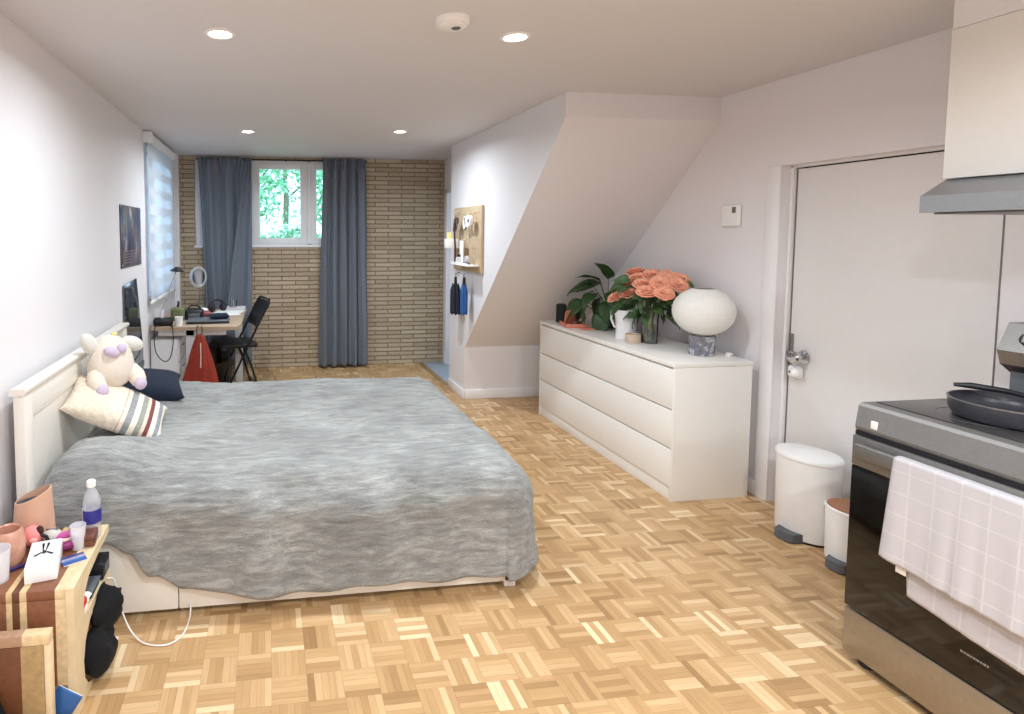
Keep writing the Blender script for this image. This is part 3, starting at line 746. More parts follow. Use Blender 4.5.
# paper lantern lamp
lp = thing('table_lamp', 'round white ribbed paper lantern lamp on a grey marble base', 'lamp', (2.535, 3.085, ZD))
q = NT('grey marble'); tc = q.n('TexCoord'); nz = q.n('TexNoise', Scale=14.0, Detail=8.0, Distortion=1.6); q.l(tc.outputs['Object'], nz.inputs['Vector'])
q.l(q.ramp(nz.outputs[0], [(.3, hexc('5A5A62')), (.5, hexc('7D7D85')), (.56, hexc('C3C2C6')), (.62, hexc('83838B'))]), q.b.inputs['Base Color']); q.b.inputs['Roughness'].default_value = .25
MB().lathe([(0, 0), (.066, 0), (.069, .003), (.069, .112), (.066, .115), (0, .115)], 40).build('marble_base', q.m, lp)
def shade_prof():
    pr_ = []
    n = 72
    for i in range(n+1):
        t_ = i/n; ph = -pi/2+.36+t_*(pi-.72); rib = .0016*abs(sin(t_*pi*15))
        pr_.append((.162*cos(ph)+rib*1.3, .258+.142*sin(ph)))
    return pr_
pf = shade_prof(); b = MB(); b.lathe(pf+[(r_-.002, z_) for r_, z_ in pf[::-1]], 72, close=True)
sh = b.build('lamp_shade', translucent('white rice paper', 'FBFAF6', .22), lp, smooth=60)
MB().lathe([(.060, .120), (.064, .120), (.064, .126), (.060, .126)], 32, close=True).tube([(0, -.06, .124), (0, .06, .124)], .003).tube([(-.06, 0, .124), (.06, 0, .124)], .003).tube([(0, 0, .112), (0, 0, .16)], .008).build('frame_ring', M['steel'], lp)
MB().lathe([(0, .16), (.014, .16), (.016, .18), (.03, .21), (.032, .235), (.02, .262), (0, .27)], 24).build('bulb', M['frost'], lp)
t = MB().tube([(2.61, 3.06, ZD+.004), (2.65, 3.00, ZD+.004), (2.69, 3.04, ZD+.004), (2.70, 3.12, ZD+.004), (2.725, 3.2, ZD+.004)], .003, 6).build('cable', M['plastic'], lp)
t = thing('plug_adapter', 'small white adapter lying behind the paper lamp on the dresser', 'adapter', (2.64, 3.0, ZD))
MB().box(-.014, .014, -.014, .014, 0, .024, .004).build('body', M['plastic'], t); MB().box(-.004, .004, -.022, -.014, .008, .016).build('pin', M['chrome'], t)

# ------------------------------------------------------------------ bins
def bin_(name, label, x, y, r, h, lidm, rz, sy=1.0):
    t = thing(name, label, 'waste bin', (x, y, 0), rz)
    MB().lathe([(0, .012), (r*.93, .012), (r*.95, .02), (r, h*.92), (r*1.0, h*.93), (0, h*.93)], 48, sy=sy).build('body', M['plastic'], t)
    MB().lathe([(0, 0), (r*.9, 0), (r*.9, .012), (0, .012)], 40, sy=sy).build('base_ring', M['black'], t)
    MB().lathe([(r*1.0, h*.93), (r*1.035, h*.935), (r*1.035, h*.965), (r*.99, h*.985)] + ([(r*.7, h*1.01), (0, h*1.02)] if lidm == M['plastic'] else [(r*.97, h*.975), (r*.95, h*.97), (0, h*.97)]), 48, sy=sy).build('lid', M['plastic'], t)
    if lidm != M['plastic']: MB().lathe([(0, h*.97), (r*.94, h*.97), (r*.93, h*.992), (r*.5, h*1.0), (0, h*1.0)], 48, sy=sy).build('lid_inlay', lidm, t)
    b = MB(); b.prism([(-r*1.28, -r*.38), (-r*1.38, -r*.2), (-r*1.38, r*.2), (-r*1.28, r*.38), (-r*.80, r*.5), (-r*.80, -r*.5)], 'z', .006, .045); b.build('pedal', M['grey'], t)
    MB().box(r*.9, r*1.1, -r*.3, r*.3, h*.84, h*.97, .006).build('hinge', M['black'], t)
    return t
bin_('pedal_bin', 'tall white round pedal bin with white lid in front of the white door', 2.628, 2.465, .116, .425, M['plastic'], R(10), 1.18)
bin_('pedal_bin', 'small white pedal bin with a copper brown lid beside the stove', 2.600, 2.20, .100, .27, mat('copper brown lid', 'A5714F', .4, var=.05), R(12), 1.1)

# ------------------------------------------------------------------ stove
SX, SY0, SY1 = 2.010, .952, 1.712
st = thing('stove', 'stainless steel electric range with black glass oven door at the right wall', 'stove', (0, 0, 0))
b = MB(); b.box(SX+.03, 2.68, SY0, SY1, .03, .80, .003); b.build('body', M['steeldk'], st)
b = MB(); b.prism([(SX-.006, .822), (SX-.010, .835), (SX, .905), (SX+.008, .915), (2.68, .915), (2.68, .80), (SX+.03, .80), (SX+.03, .822)], 'y', SY0, SY1); b.build('top_frame', mat('satin steel', '8C8A88', .55, metal=.7, var=.05, scale=80), st, smooth=20)
MB().box(SX-.0035, SX+.002, SY0, SY1, .876, .879).build('trim_line', M['black'], st, smooth=0)
MB().box(SX+.055, 2.61, SY0+.012, SY1-.012, .9151, .9185, .001).build('cooktop_glass', mat('dark cooktop glass', '3A3838', .22, var=.1, spec=.5), st)
for (x, y, r) in ((2.22, 1.5, .115), (2.22, 1.14, .09), (2.48, 1.52, .08), (2.48, 1.14, .1)):
    MB().lathe([(r-.003, .9187), (r, .9187), (r, .9191), (r-.003, .9191)], 48, close=True, cx=x, cy=y).build('burner_ring', M['grey'], st)
b = MB(); b.box(SX-.0105, SX-.004, 1.640, 1.662, .840, .868, .003); b.build('badge', mat('pale badge', 'E8E6E0', .3), st)
dr_ = MB().box(SX-.018, SX+.03, SY0+.003, SY1-.001, .200, .700, .004).build('oven_door', M['blackgloss'], st)
b = MB(); b.box(SX-.020, SX+.03, SY0+.003, SY1-.001, .701, .806, .005); b.build('door_rail', M['steel'], dr_)
b = MB(); b.box(SX-.044, SX-.028, SY0+.02, SY1-.028, .738, .786, .006, seg=3); b.box(SX-.04, SX-.015, SY1-.06, SY1-.03, .757, .777, .003).box(SX-.04, SX-.015, SY0+.03, SY0+.06, .757, .777, .003); b.build('door_handle', M['steel'], dr_)
MB().box(SX-.012, SX+.03, SY0+.004, SY1-.004, .807, .8215).build('vent_gap', M['black'], st, smooth=0)
MB().box(SX-.016, SX+.03, SY0+.003, SY1-.001, .035, .193, .005).build('drawer', mat('warm brushed steel', 'A79C8E', .36, metal=.8, var=.05, scale=60), st)
for y in (SY0+.05, SY1-.05):
    MB().lathe([(0, 0), (.02, 0), (.024, .006), (.016, .034), (0, .034)], 16, cx=SX+.03, cy=y).build('foot', M['black'], st)
    MB().lathe([(0, 0), (.02, 0), (.024, .006), (.016, .034), (0, .034)], 16, cx=2.62, cy=y).build('foot', M['black'], st)
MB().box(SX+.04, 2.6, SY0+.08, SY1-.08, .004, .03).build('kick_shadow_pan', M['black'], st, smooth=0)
# backguard
b = MB(); b.prism([(2.555, 1.085), (2.600, 1.180), (2.665, 1.180), (2.675, 1.035), (2.572, 1.035)], 'y', SY0, SY1-.003); bg = b.build('control_panel', M['steel'], st, smooth=20)
MB().box(2.610, 2.675, SY0+.003, SY1-.010, .9152, 1.035).build('backguard', M['grey'], st, smooth=0)
MB().prism([(2.572, 1.035), (2.590, 1.022), (2.62, 1.0), (2.66, 1.0), (2.66, 1.035)], 'y', SY0, SY1-.002).build('panel_underside', M['black'], bg, smooth=0)
dirn = Vector((-.095, 0, .045)).normalized()
for y in (1.63, 1.52, 1.10, 1.02):
    m = Matrix.Translation((2.575, y, 1.128)) @ Vector((0, 0, 1)).rotation_difference(dirn).to_matrix().to_4x4()
    k = MB().lathe([(0, 0), (.024, 0), (.022, .018), (.018, .022), (0, .022)], 24, M=m).build('knob', M['black'], bg)
    MB().box(-.019, .019, -.005, .005, .021, .032, .002, M=m).build('knob_grip', M['steel'], k)
# faint lettering low on the oven door, too small to read in the photograph: the worn maker's wordmark as short raised strokes
b = MB(); yy = 1.367
for k in range(9):
    w = (.006, .005, .007, .004, .006, .006, .005, .007, .004)[k]; b.box(SX-.0188, SX-.018, yy-w, yy, .278, .284); yy -= w+.0022
b.build('wordmark', mat('faint silver print', '8C8276', .4), dr_, smooth=0)
# towel
M['towel'] = None
q = NT('white waffle towel'); tc = q.n('TexCoord'); sp = q.n('SeparateXYZ'); q.l(tc.outputs['Object'], sp.inputs[0])
gx = q.math('FRACT', q.math('DIVIDE', sp.outputs[1], .068)); gz = q.math('FRACT', q.math('DIVIDE', sp.outputs[2], .068))
ln_ = q.math('MAXIMUM', q.math('LESS_THAN', gx, .07), q.math('LESS_THAN', gz, .07))
nz = q.n('TexNoise', Scale=30.0, Detail=4.0); q.l(tc.outputs['Object'], nz.inputs['Vector'])
q.l(q.ramp(q.math('MULTIPLY', ln_, nz.outputs[0]), [(.0, hexc('BDB8BC')), (.75, hexc('CCC8CA'))]), q.b.inputs['Base Color']); q.b.inputs['Roughness'].default_value = .95
n4 = q.n('TexNoise', Scale=400.0); q.l(tc.outputs['Object'], n4.inputs['Vector']); q.bump(n4.outputs[0], .3, .001)
tw = thing('dish_towel', 'white checked dish towel folded over the oven door handle', 'towel', (0, 0, 0))
def towel(front):
    b = MB(); y0, y1 = 1.06, 1.548
    zf, zb = .455, .345
    def fn(u, v):
        y = y1-(y1-y0)*u; s = v
        w = .004*sin(y*38+1)+.003*sin(y*71)
        if front:      # from top over the bar and down the room side
            if s < .08:
                a = s/.08*pi/2; return (SX-.036-.0135*sin(a)-.001, y+.0, .7875+.0035*cos(a))
            k = (s-.08)/.92; z = .787-(.787-zf+.03*(u-.1))*k
            return (SX-.0505-.006*k-abs(w)*k*1.2-.004, y+.022*k*(1-u)**3-.012*k*k*(1-2*u)*0, z)
        else:
            if s < .08:
                a = s/.08*pi/2; return (SX-.036+.013*sin(a), y, .7875+.0035*cos(a))
            k = (s-.08)/.92; z = .787-(.787-zb+.05*(u-.3))*k
            return (SX-.0225-.003*k-(.0 if k < .5 else (k-.5)*.014)-abs(w)*.4*k, y-.045*k*max(0, 1-u*2), z)
    b.grid(fn, 60, 50); return b
towel(True).build('front_fold', q.m, tw, smooth=80, solid=.003); towel(False).build('back_fold', q.m, tw, smooth=80, solid=.003)
MB().box(SX-.047, SX-.045, 1.50, 1.53, .425, .46, .0005).build('care_tag', M['paper'], tw)
# pans
def pan(name, label, x, y, r, ang, z=.9196, hl=.19, hgt=.048, rise=.02):
    t = thing(name, label, 'frying pan', (x, y, z), ang)
    MB().lathe([(0, 0), (r*.84, 0), (r*.92, .005), (r*.98, hgt*.4), (r, hgt), (r-.003, hgt+.001), (r*.965, hgt*.42), (r*.90, .011), (r*.84, .008), (0, .007)], 56).build('bowl', mat('speckled grey pan', '3A3A40', .33, var=.3, scale=300, spec=.7), t)
    MB().lathe([(r-.0035, hgt), (r+.001, hgt-.001), (r+.001, hgt+.002), (r-.0035, hgt+.002)], 56, close=True).build('rim', M['steel'], t)
    MB().tube([(r-.002, 0, hgt*.75), (r+.03, 0, hgt*.95), (r+.08, 0, hgt+rise*.5), (r+hl*.8, 0, hgt+rise), (r+hl, 0, hgt+rise*.95)], [.006, .007, .009, .010, .006], 12).build('handle', M['black'], t)
    return t
pan('frying_pan', 'large dark grey frying pan on the front burner of the stove', 2.268, 1.462, .147, R(-72), hl=.17, hgt=.056)
pan('frying_pan', 'dark pan at the back of the stove with its long handle towards the door', 2.475, 1.42, .10, R(143), hl=.20, hgt=.065, rise=.015)

# ------------------------------------------------------------------ cabinet, hood, bulkhead
CX0, CY1 = 2.285, 1.709
struct(MB().box(CX0+.004, XR, .2, CY1, 2.179, H, 0), 'trim_6', M['wall'], smooth=0)
cb = thing('wall_cabinet', 'white glossy wall cabinet hanging above the range hood', 'cabinet', (CX0, CY1, 1.682))
MB().box(.02, XR-CX0-.002, -.76, 0, 0, .495, .002).build('carcass', M['white'], cb)
MB().box(0, .018, -.76, 0, -.002, .495, .002).build('door', M['white'], cb)
hd = thing('range_hood', 'grey steel range hood under the white wall cabinet', 'range hood', (0, 0, 0))
b = MB(); b.prism([(2.197, 1.565), (2.197, 1.621), (2.300, 1.679), (2.74, 1.679), (2.74, 1.565)], 'y', .95, 1.706); b.build('canopy', mat('hood grey steel', '96989B', .4, metal=.5, var=.04, scale=60), hd, smooth=20)
MB().box(2.22, 2.70, .98, 1.68, 1.558, 1.5645, .002).build('filter', M['steel'], hd)

# ------------------------------------------------------------------ pegboard and what hangs on it
pg = thing('pegboard', 'light wood pegboard mounted on the partition wall', 'pegboard', (1.744, 4.55, 1.165))
b = MB(); b.box(-.024, 0, 0, .70, .0, .56, .003); b.build('board', M['birch'], pg)
b = MB()
for i in range(9):
    for j in range(7): b.lathe([(0, 0), (.004, 0), (.004, .0012), (0, .0012)], 8, M=Matrix.Translation((-.0242, .05+i*.075, .05+j*.075)) @ Matrix.Rotation(R(-90), 4, 'Y'))
b.build('peg_hole', mat('dark peg hole', '4E3B28', .9), pg)['kind'] = 'stuff'
b = MB(); b.box(-.125, -.024, .03, .48, .055, .068, .003); b.box(-.125, -.119, .03, .48, .068, .080, .002); b.build('shelf', M['paper'], pg)
PX = 1.718
for (y, z) in ((4.66, 1.665), (4.73, 1.667), (4.80, 1.665), (4.69, 1.38), (4.93, 1.44), (5.1, 1.69)):
    MB().tube([(-.024, y-4.55, z-1.165), (-.05, y-4.55, z-1.165), (-.055, y-4.55, z-1.155), (-.055, y-4.55, z-1.18)], .0045, 8).build('peg', M['pine'], pg)
t = thing('tape_roll', 'white round tape roll hanging on the upper pegs of the pegboard', 'tape roll', (1.66, 4.66, 1.60))
MB().lathe([(.018, -.012), (.045, -.012), (.045, .012), (.018, .012)], 32, M=Matrix.Rotation(R(90), 4, 'Y'), close=True).build('roll', M['paper'], t)
MB().lathe([(.014, -.013), (.018, -.013), (.018, .013), (.014, .013)], 24, M=Matrix.Rotation(R(90), 4, 'Y'), close=True).build('core', M['grey'], t)
for i, (y, z, lab) in enumerate(((4.73, 1.60, 'white cable coil hanging next to the tape roll on the pegboard'), (4.80, 1.585, 'white and grey cable coil hanging third on the pegboard pegs'))):
    t = thing('cable_coil', lab, 'cable', (1.672, y, z), group='cable coils on the pegboard')
    for k, mm in enumerate((M['plastic'], M['grey'] if i else M['plastic'])):
        b = MB()
        for s in range(3):
            b.tube([(.006*k-.004*s, (.026+.004*s)*cos(a*pi/12), (.045+.004*s)*sin(a*pi/12)-.01*k) for a in range(25)], .0035, 6, cap=False)
        b.build('loop', mm, t)
t = thing('scissors', 'dark red handled scissors hanging at the far top of the pegboard', 'scissors', (1.655, 4.98, 1.56))
for s in (-1, 1):
    MB().tube([(0, s*.022+.018*cos(a*pi/8), .045+.024*sin(a*pi/8)) for a in range(17)], .006, 8, cap=False).build('grip', mat('dark plum plastic', '4B2530', .4), t)
    MB().prism([(s*.012, .02), (s*.02, .02), (-s*.004, -.10)], 'x', s*.001, s*.001+.002).build('blade', M['chrome'], t)
t = thing('key_bundle', 'bundle of dark keys and straps hanging on the far side of the pegboard', 'keys', (1.655, 4.99, 1.63))
t.scale = (1.5, 1.5, 1.1)
MB().tube([(0, .016*cos(a*pi/8), .016*sin(a*pi/8)) for a in range(17)], .002, 6, cap=False).build('ring', M['chrome'], t)
for k in range(4):
    MB().box(-.004, .0, -.012+k*.01, .002+k*.01, -.085-.01*k, -.012, .001, M=Matrix.Rotation(R(-12+8*k), 4, 'X')).build('key', (M['steel'], M['black'], M['steel'], mat('brown leather tag', '5A3A30', .7))[k], t)
MB().tube([(0, .01, -.01), (-.004, .02, -.12), (0, .012, -.25), (0, .016, -.36)], .006, 8).build('strap', mat('dark plum strap', '4A3038', .8), t)
t = thing('hanging_paper', 'white paper tag hanging in the middle of the pegboard', 'paper', (1.675, 4.90, 1.25))
MB().box(-.002, .002, -.045, .045, -.02, .18, .0008).build('sheet', M['paper'], t); MB().lathe([(0, 0), (.006, 0), (.006, .001), (0, .001)], 10, M=Matrix.Translation((-.0025, 0, .165)) @ Matrix.Rotation(R(-90), 4, 'Y')).build('hole', M['black'], t)
t = thing('glass_jar', 'small clear jar with black lid on the pegboard shelf', 'jar', (1.665, 4.93, 1.2335))
MB().lathe([(0, 0), (.03, 0), (.032, .004), (.03, .045), (.018, .055), (0, .055)], 24).build('body', M['frost'], t); MB().lathe([(0, .055), (.018, .055), (.018, .075), (0, .075)], 20).build('lid', M['black'], t)
t = thing('tape_dispenser', 'grey tape dispenser on the near end of the pegboard shelf', 'tape dispenser', (1.665, 4.74, 1.2335))
MB().box(-.02, .02, -.05, .05, 0, .015, .004).build('base', M['grey'], t); MB().lathe([(.012, -.01), (.03, -.01), (.03, .01), (.012, .01)], 24, M=Matrix.Translation((0, 0, .042)) @ Matrix.Rotation(R(90), 4, 'Y'), close=True).build('reel', M['frost'], t)
t = thing('brown_peg', 'small brown clip hanging on the lower peg of the pegboard', 'clip', (1.66, 4.69, 1.345))
MB().box(-.005, .005, -.012, .012, -.035, .02, .003).build('clip', M['walnut'], t); MB().tube([(0, 0, .02), (0, .004, .03), (0, 0, .036)], .002, 6).build('spring', M['chrome'], t)
t = thing('pegboard_cup', 'white box cup with a yellow card hooked at the far edge of the pegboard', 'cup', (1.655, 5.10, 1.36))
MB().box(-.06, .06, -.045, .045, 0, .085, .004).build('box', M['paper'], t)
MB().box(-.03, .02, -.01, -.007, .075, .15, .001, M=Matrix.Rotation(R(-10), 4, 'Y')).build('card', mat('pale yellow card', 'E9DE9A', .7), t)
for y, z, h_, c, lab in ((5.04, 1.10, .27, '1C2230', 'folded navy umbrella hanging below the pegboard, nearer the doorway'), (4.81, 1.11, .25, '2A5A97', 'folded bright blue umbrella hanging below the pegboard, nearer the camera')):
    t = thing('umbrella', lab, 'umbrella', (1.672, y, z-.03), group=None)
    r_ = .058 if c == '1C2230' else .038
    b = MB()
    b.grid(lambda u, v: ((r_*(.55+.45*min(1, v*4))*(1+.14*cos(16*pi*u))*cos(2*pi*u))*.7, r_*(.55+.45*min(1, v*4))*(1+.14*cos(16*pi*u))*sin(2*pi*u)*1.1, -.03-h_*v+.008*cos(16*pi*u)), 64, 14, True); b.build('canopy', mat('umbrella cloth '+c, c, .8), t, smooth=80, solid=.001)
    MB().tube([(0, 0, .035), (0, 0, -.03)], [.011, .014], 12).build('handle', M['black'], t); MB().tube([(0, 0, .03), (0, .01, .06), (.03, .005, .075), (.045, 0, .06)], .0025, 6).build('wrist_loop', M['black'], t)
    MB().tube([(0, 0, -.03-h_*.3), (0, 0, -.03-h_*1.06)], .005, 8).build('shaft', M['steel'], t)

# ------------------------------------------------------------------ poster and wall mirror
q = NT('dark poster print'); tc = q.n('TexCoord'); mp = q.n('Mapping'); mp.inputs['Scale'].default_value = (1, 9, 3.2); q.l(tc.outputs['Object'], mp.inputs[0])
nz = q.n('TexNoise', Scale=1.2, Detail=5.0, Distortion=.6); q.l(mp.outputs[0], nz.inputs['Vector'])
q.l(q.ramp(nz.outputs[0], [(.30, hexc('1C2038')), (.47, hexc('35385A')), (.55, hexc('7C6450')), (.62, hexc('3C3A50')), (.72, hexc('B9B3C4'))]), q.b.inputs['Base Color']); q.b.inputs['Roughness'].default_value = .35
po = thing('poster', 'dark blue and brown poster pinned on the left wall above the bed end', 'poster', (XL+.001, 4.1, 1.255))
MB().box(0, .006, 0, .63, 0, .435, .001).build('sheet', q.m, po)
b = MB()
for k in range(5): b.box(.0061, .0066, .05, .58-.03*(k % 3), .03+k*.02, .036+k*.02)
b.build('caption_line', mat('faint print', '8A7A78', .6), po, smooth=0)
for (y, z) in ((.0, .42), (.60, .40), (.61, .12), (.02, .01)): MB().box(.006, .0068, y, y+.03, z, z+.016).build('tape', M['frost'], po, smooth=0)
mr = thing('leaning_mirror', 'narrow dark frameless mirror leaning on the left wall behind the headboard', 'mirror', (XL+.004, 4.10, 0))
b = MB(); Ml = Matrix.Rotation(R(5), 4, 'Y')
b.prism([(.03, .5), (.03, 1.135), (.42, 1.16), (.60, .60), (.60, .5)], 'x', 0, .008); o = b.build('glass', mat('smoky mirror glass', '6A737B', .06, metal=.85, var=.06), mr)
MB().prism([(.03, .46), (.03, .5), (.60, .5), (.60, .46)], 'x', 0, .014).build('bottom_frame', M['grey'], mr)
b = MB(); b.box(0, .012, .04, .07, 0, .46).box(0, .012, .55, .58, 0, .46); b.build('foot', M['grey'], mr)

# ------------------------------------------------------------------ desk area
ZT_ = .72
dk = thing('desk', 'pale oak topped desk with white legs under the blind in the far left corner', 'desk', (0, 0, 0))
MB().prism([(-.965, 4.93), (-.262, 4.885), (-.235, 5.0), (-.222, 6.06), (-.965, 6.06)], 'z', .692, ZT_).build('desktop', M['desktop'], dk)
for (x, y) in ((-.66, 5.05), (-.30, 5.93), (-.66, 5.93)):
    MB().box(x-.036, x+.036, y-.03, y+.03, 0, .692, .004).build('leg', M['upvc'], dk)
MB().box(-.92, -.36, 5.02, 5.07, .63, .69).build('apron', M['upvc'], dk)
cu = thing('drawer_unit', 'white drawer unit under the left end of the desk', 'drawer unit', (-.87, 5.20, 0))
MB().box(-.11, .11, -.2, .25, .02, .60, .004).build('body', M['upvc'], cu)
for k in range(3):
    d = MB().box(.11, .122, -.19, .24, .04+k*.185, .215+k*.185, .003).build('drawer', M['upvc'], cu); MB().box(.122, .128, -.03, .07, .15+k*.185, .158+k*.185, .002).build('handle', M['grey'], d)
for x in (-.09, .09):
    for y in (-.18, .23): MB().lathe([(0, 0), (.012, 0), (.012, .02), (0, .02)], 12, cx=x, cy=y).build('foot', M['black'], cu)
tw_ = thing('computer_tower', 'black computer tower standing on the floor under the desk', 'computer', (-.47, 5.86, 0))
MB().box(-.09, .09, -.22, .15, .01, .45, .006).build('case', M['black'], tw_); MB().box(-.08, .08, -.225, -.22, .03, .43, .003).build('front_panel', M['blackgloss'], tw_)
MB().box(-.09, .09, -.2, .13, 0, .01).build('feet', M['grey'], tw_)
t = tag(MB().box(-.13, .13, -.09, .09, 0, .045, .003).build('paper_stack', M['paper'], loc=(-.30, 5.62, .0), smooth=0), 'white flat box on the floor under the desk beside the chair', 'box')
# orange bag hanging from the desk edge
hb = thing('hanging_bag', 'rust red cloth bag hanging from hooks on the desk front edge', 'bag', (-.565, 4.868, 0))
b = MB()
def bag(u, v):
    a = 2*pi*u; z = .665-.56*v; w = .018+.145*min(1, v*1.1)**.8; d = .012+.05*v**.7
    f = 1+.12*sin(5*a+v*3)+.06*sin(9*a)
    if v > .93: w *= 1-(v-.93)*3; d *= 1-(v-.93)*4
    return (w*cos(a)*f+.004-.01*v, d*sin(a)*f, z)
b.grid(bag, 60, 40, True); b.build('bag_body', mat('rust red nylon', '8A2A18', .6, var=.12, scale=12, bump=.2), hb, smooth=80, solid=.002)
MB().tube([(-.018, 0, .64), (-.022, -.002, .70), (-.018, .01, .73), (-.01, .04, .728)], .004, 6).build('hook', M['black'], hb)
MB().tube([(.02, 0, .64), (.022, -.002, .70), (.018, .01, .73), (.01, .04, .728)], .004, 6).build('hook', M['black'], hb)
MB().tube([(.012, -.035, .60), (.014, -.052, .5), (.012, -.06, .40)], .005, 6).build('drawstring', mat('pale cord', 'D8BBAA', .8), hb)
# folding chair
ch = thing('folding_chair', 'black folding chair pulled up to the desk, seen side on', 'chair', (-.31, 5.68, 0), R(14))
M['chairm'] = mat('black metal tube', '101116', .35, var=.1)
def fold_chair():
    W_ = .21
    MB().box(-.185, .17, -.19, .19, .415, .455, .015, seg=3).build('seat', mat('black vinyl', '17181C', .5, var=.1, bump=.1), ch)
    b = MB()
    for s in (-1, 1): b.tube([(-.15, s*W_, .0), (.0, s*W_, .30), (.13, s*W_, .56), (.235, s*W_, .78), (.275, s*W_*.93, .845), (.285, s*W_*.8, .86)], .011, 10)
    b.tube([(.285, -W_*.8, .86), (.286, W_*.8, .86)], .011, 10); b.build('front_leg_frame', M['chairm'], ch)
    for s in (-1, 1):
        MB().tube([(.17, s*(W_-.025), 0), (.11, s*(W_-.025), .22), (.03, s*(W_-.025), .44)], .011, 10).build('rear_leg', M['chairm'], ch)
        MB().lathe([(0, 0), (.014, 0), (.014, .02), (0, .02)], 12, cx=.17, cy=s*(W_-.025)).build('foot_cap', M['black'], ch)
    MB().tube([(.155, -W_+.025, .06), (.155, W_-.025, .06)], .008, 8).build('cross_bar', M['chairm'], ch)
    MB().tube([(-.12, -W_, .06), (-.12, W_, .06)], .008, 8).build('cross_bar', M['chairm'], ch)
    b = MB()
    b.grid(lambda u, v: (.150+.128*v+.03*(1-(2*u-1)**2)*.8, -.20+.40*u, .60+.235*v), 16, 10); b.build('backrest', mat('black vinyl back', '17181C', .5, var=.1), ch, solid=.022, smooth=60)
fold_chair()
# things on the desk
def on(name, label, cat, x, y, rz=0, dz=0): return thing(name, label, cat, (x, y, ZT_+.0006+dz), rz)
lm = on('desk_lamp', 'thin desk lamp with black shade and base near the blind', 'desk lamp', -.875, 5.03, R(8))
MB().box(-.085, .075, -.06, .06, 0, .065, .02).build('base', M['black'], lm)
MB().tube([(-.02, .0, .04), (-.01, .01, .14)], [.02, .012], 10).build('socket', M['frost'], lm)
MB().tube([(-.015, 0, .13), (.07, .03, .37), (.11, .05, .46)], .005, 8).build('arm', M['chrome'], lm)
MB().lathe([(0, .030), (.02, .028), (.030, .015), (.062, -.006), (.060, -.010), (.02, .005), (0, .01)], 28, M=Matrix.Translation((.115, .05, .46)) @ Matrix.Rotation(R(4), 4, 'Y')).build('lamp_shade', M['black'], lm)
m_ = on('ring_mirror', 'round white framed makeup mirror on a slim stand on the desk', 'mirror', -.655, 5.62, R(-22))
MB().lathe([(0, 0), (.055, 0), (.055, .006), (.012, .014), (.008, .02), (0, .02)], 28).build('base', M['chrome'], m_)
MB().tube([(0, 0, .015), (0, 0, .25)], .006, 10).build('stand', M['chrome'], m_)
Mr = Matrix.Translation((0, 0, .362)) @ Matrix.Rotation(R(62), 4, 'Z') @ Matrix.Rotation(R(90), 4, 'X') @ Matrix.Scale(1.12, 4, (0, 1, 0))
MB().lathe([(.072, -.012), (.088, -.012), (.092, 0), (.088, .012), (.072, .012)], 40, M=Mr, close=True).build('ring', mat('satin silver ring', 'B9BCC0', .3, metal=.6), m_)
MB().lathe([(0, -.004), (.073, -.004), (.073, .006), (0, .006)], 40, M=Mr).build('mirror_glass', mat('mirror glass', 'C9CCCE', .05, metal=1, var=.01), m_)
t = on('laptop', 'closed black laptop lying at the front of the desk', 'laptop', -.52, 5.16, R(3)); MB().box(-.18, .18, -.11, .13, 0.002, .016, .004).build('base', M['black'], t); MB().box(-.18, .18, -.11, .13, .017, .026, .004).build('lid', M['grey'], t); MB().box(-.15, .15, -.09, .11, 0, .002).build('feet', M['black'], t)
t = on('white_cup', 'small white cup between the desk lamp and the laptop', 'cup', -.745, 4.99); MB().lathe([(0, 0), (.028, 0), (.034, .075), (.031, .075), (.026, .006), (0, .006)], 24).build('cup_body', M['plastic'], t); MB().lathe([(.033, .073), (.036, .073), (.036, .077), (.033, .077)], 24, close=True).build('rim', M['plastic'], t)
t = on('pencil_pouch', 'navy pouch lying on the laptop', 'pouch', -.43, 5.17, R(10), .028); b = pillow_mesh(.18, .10, .05, 20); b.build('pouch_body', M['navy'], t, loc=(0, 0, .024)); MB().box(-.07, .07, -.003, .003, .046, .050, .001).build('zip', M['grey'], t)
t = on('camera_case', 'olive green rounded speaker standing beside a black bag on the desk', 'speaker', -.80, 5.30, R(-10)); MB().box(-.06, .06, -.04, .04, 0, .12, .03, seg=4).build('body', mat('olive fabric', '6B7350', .8, var=.15), t); MB().tube([(0, 0, .115), (.01, 0, .16), (.0, 0, .175)], [.012, .01, .006], 10).build('knob', M['black'], t)
t = on('black_bag', 'black camera bag on the desk right of the olive speaker', 'bag', -.665, 5.36, R(5)); MB().box(-.085, .085, -.06, .07, 0, .095, .03, seg=4).build('body', M['black'], t); MB().tube([(-.06, 0, .09), (-.03, 0, .125), (.03, 0, .125), (.06, 0, .09)], .006, 8).build('strap', M['blackcloth'], t); MB().box(-.05, .05, -.064, -.058, .02, .06, .004).build('pocket', M['grey'], t)
t = on('headphones', 'dark brown headphones lying at the back of the desk', 'headphones', -.50, 5.85, R(30))
for s in (-1, 1): MB().ball((s*.06, 0, .045), .035, .045, .045).build('ear_cup', mat('dark plum cushion', '2B2028', .6), t)
MB().tube([(.085*cos(a*pi/10), .02, .045+.07*sin(a*pi/10)) for a in range(11)], .009, 8).build('headband', M['black'], t)
for (x, y, rz, dz, lab) in ((-.40, 5.66, 12, 0, 'white paper sheets lying flat behind the laptop'), (-.36, 5.80, -8, .004, 'white sheet of paper at the right back edge of the desk')):
    t = on('paper_sheet', lab, 'paper', x, y, R(rz), dz); MB().box(-.15, .12, -.105, .105, 0, .003).build('sheet', M['paper'], t, smooth=0)
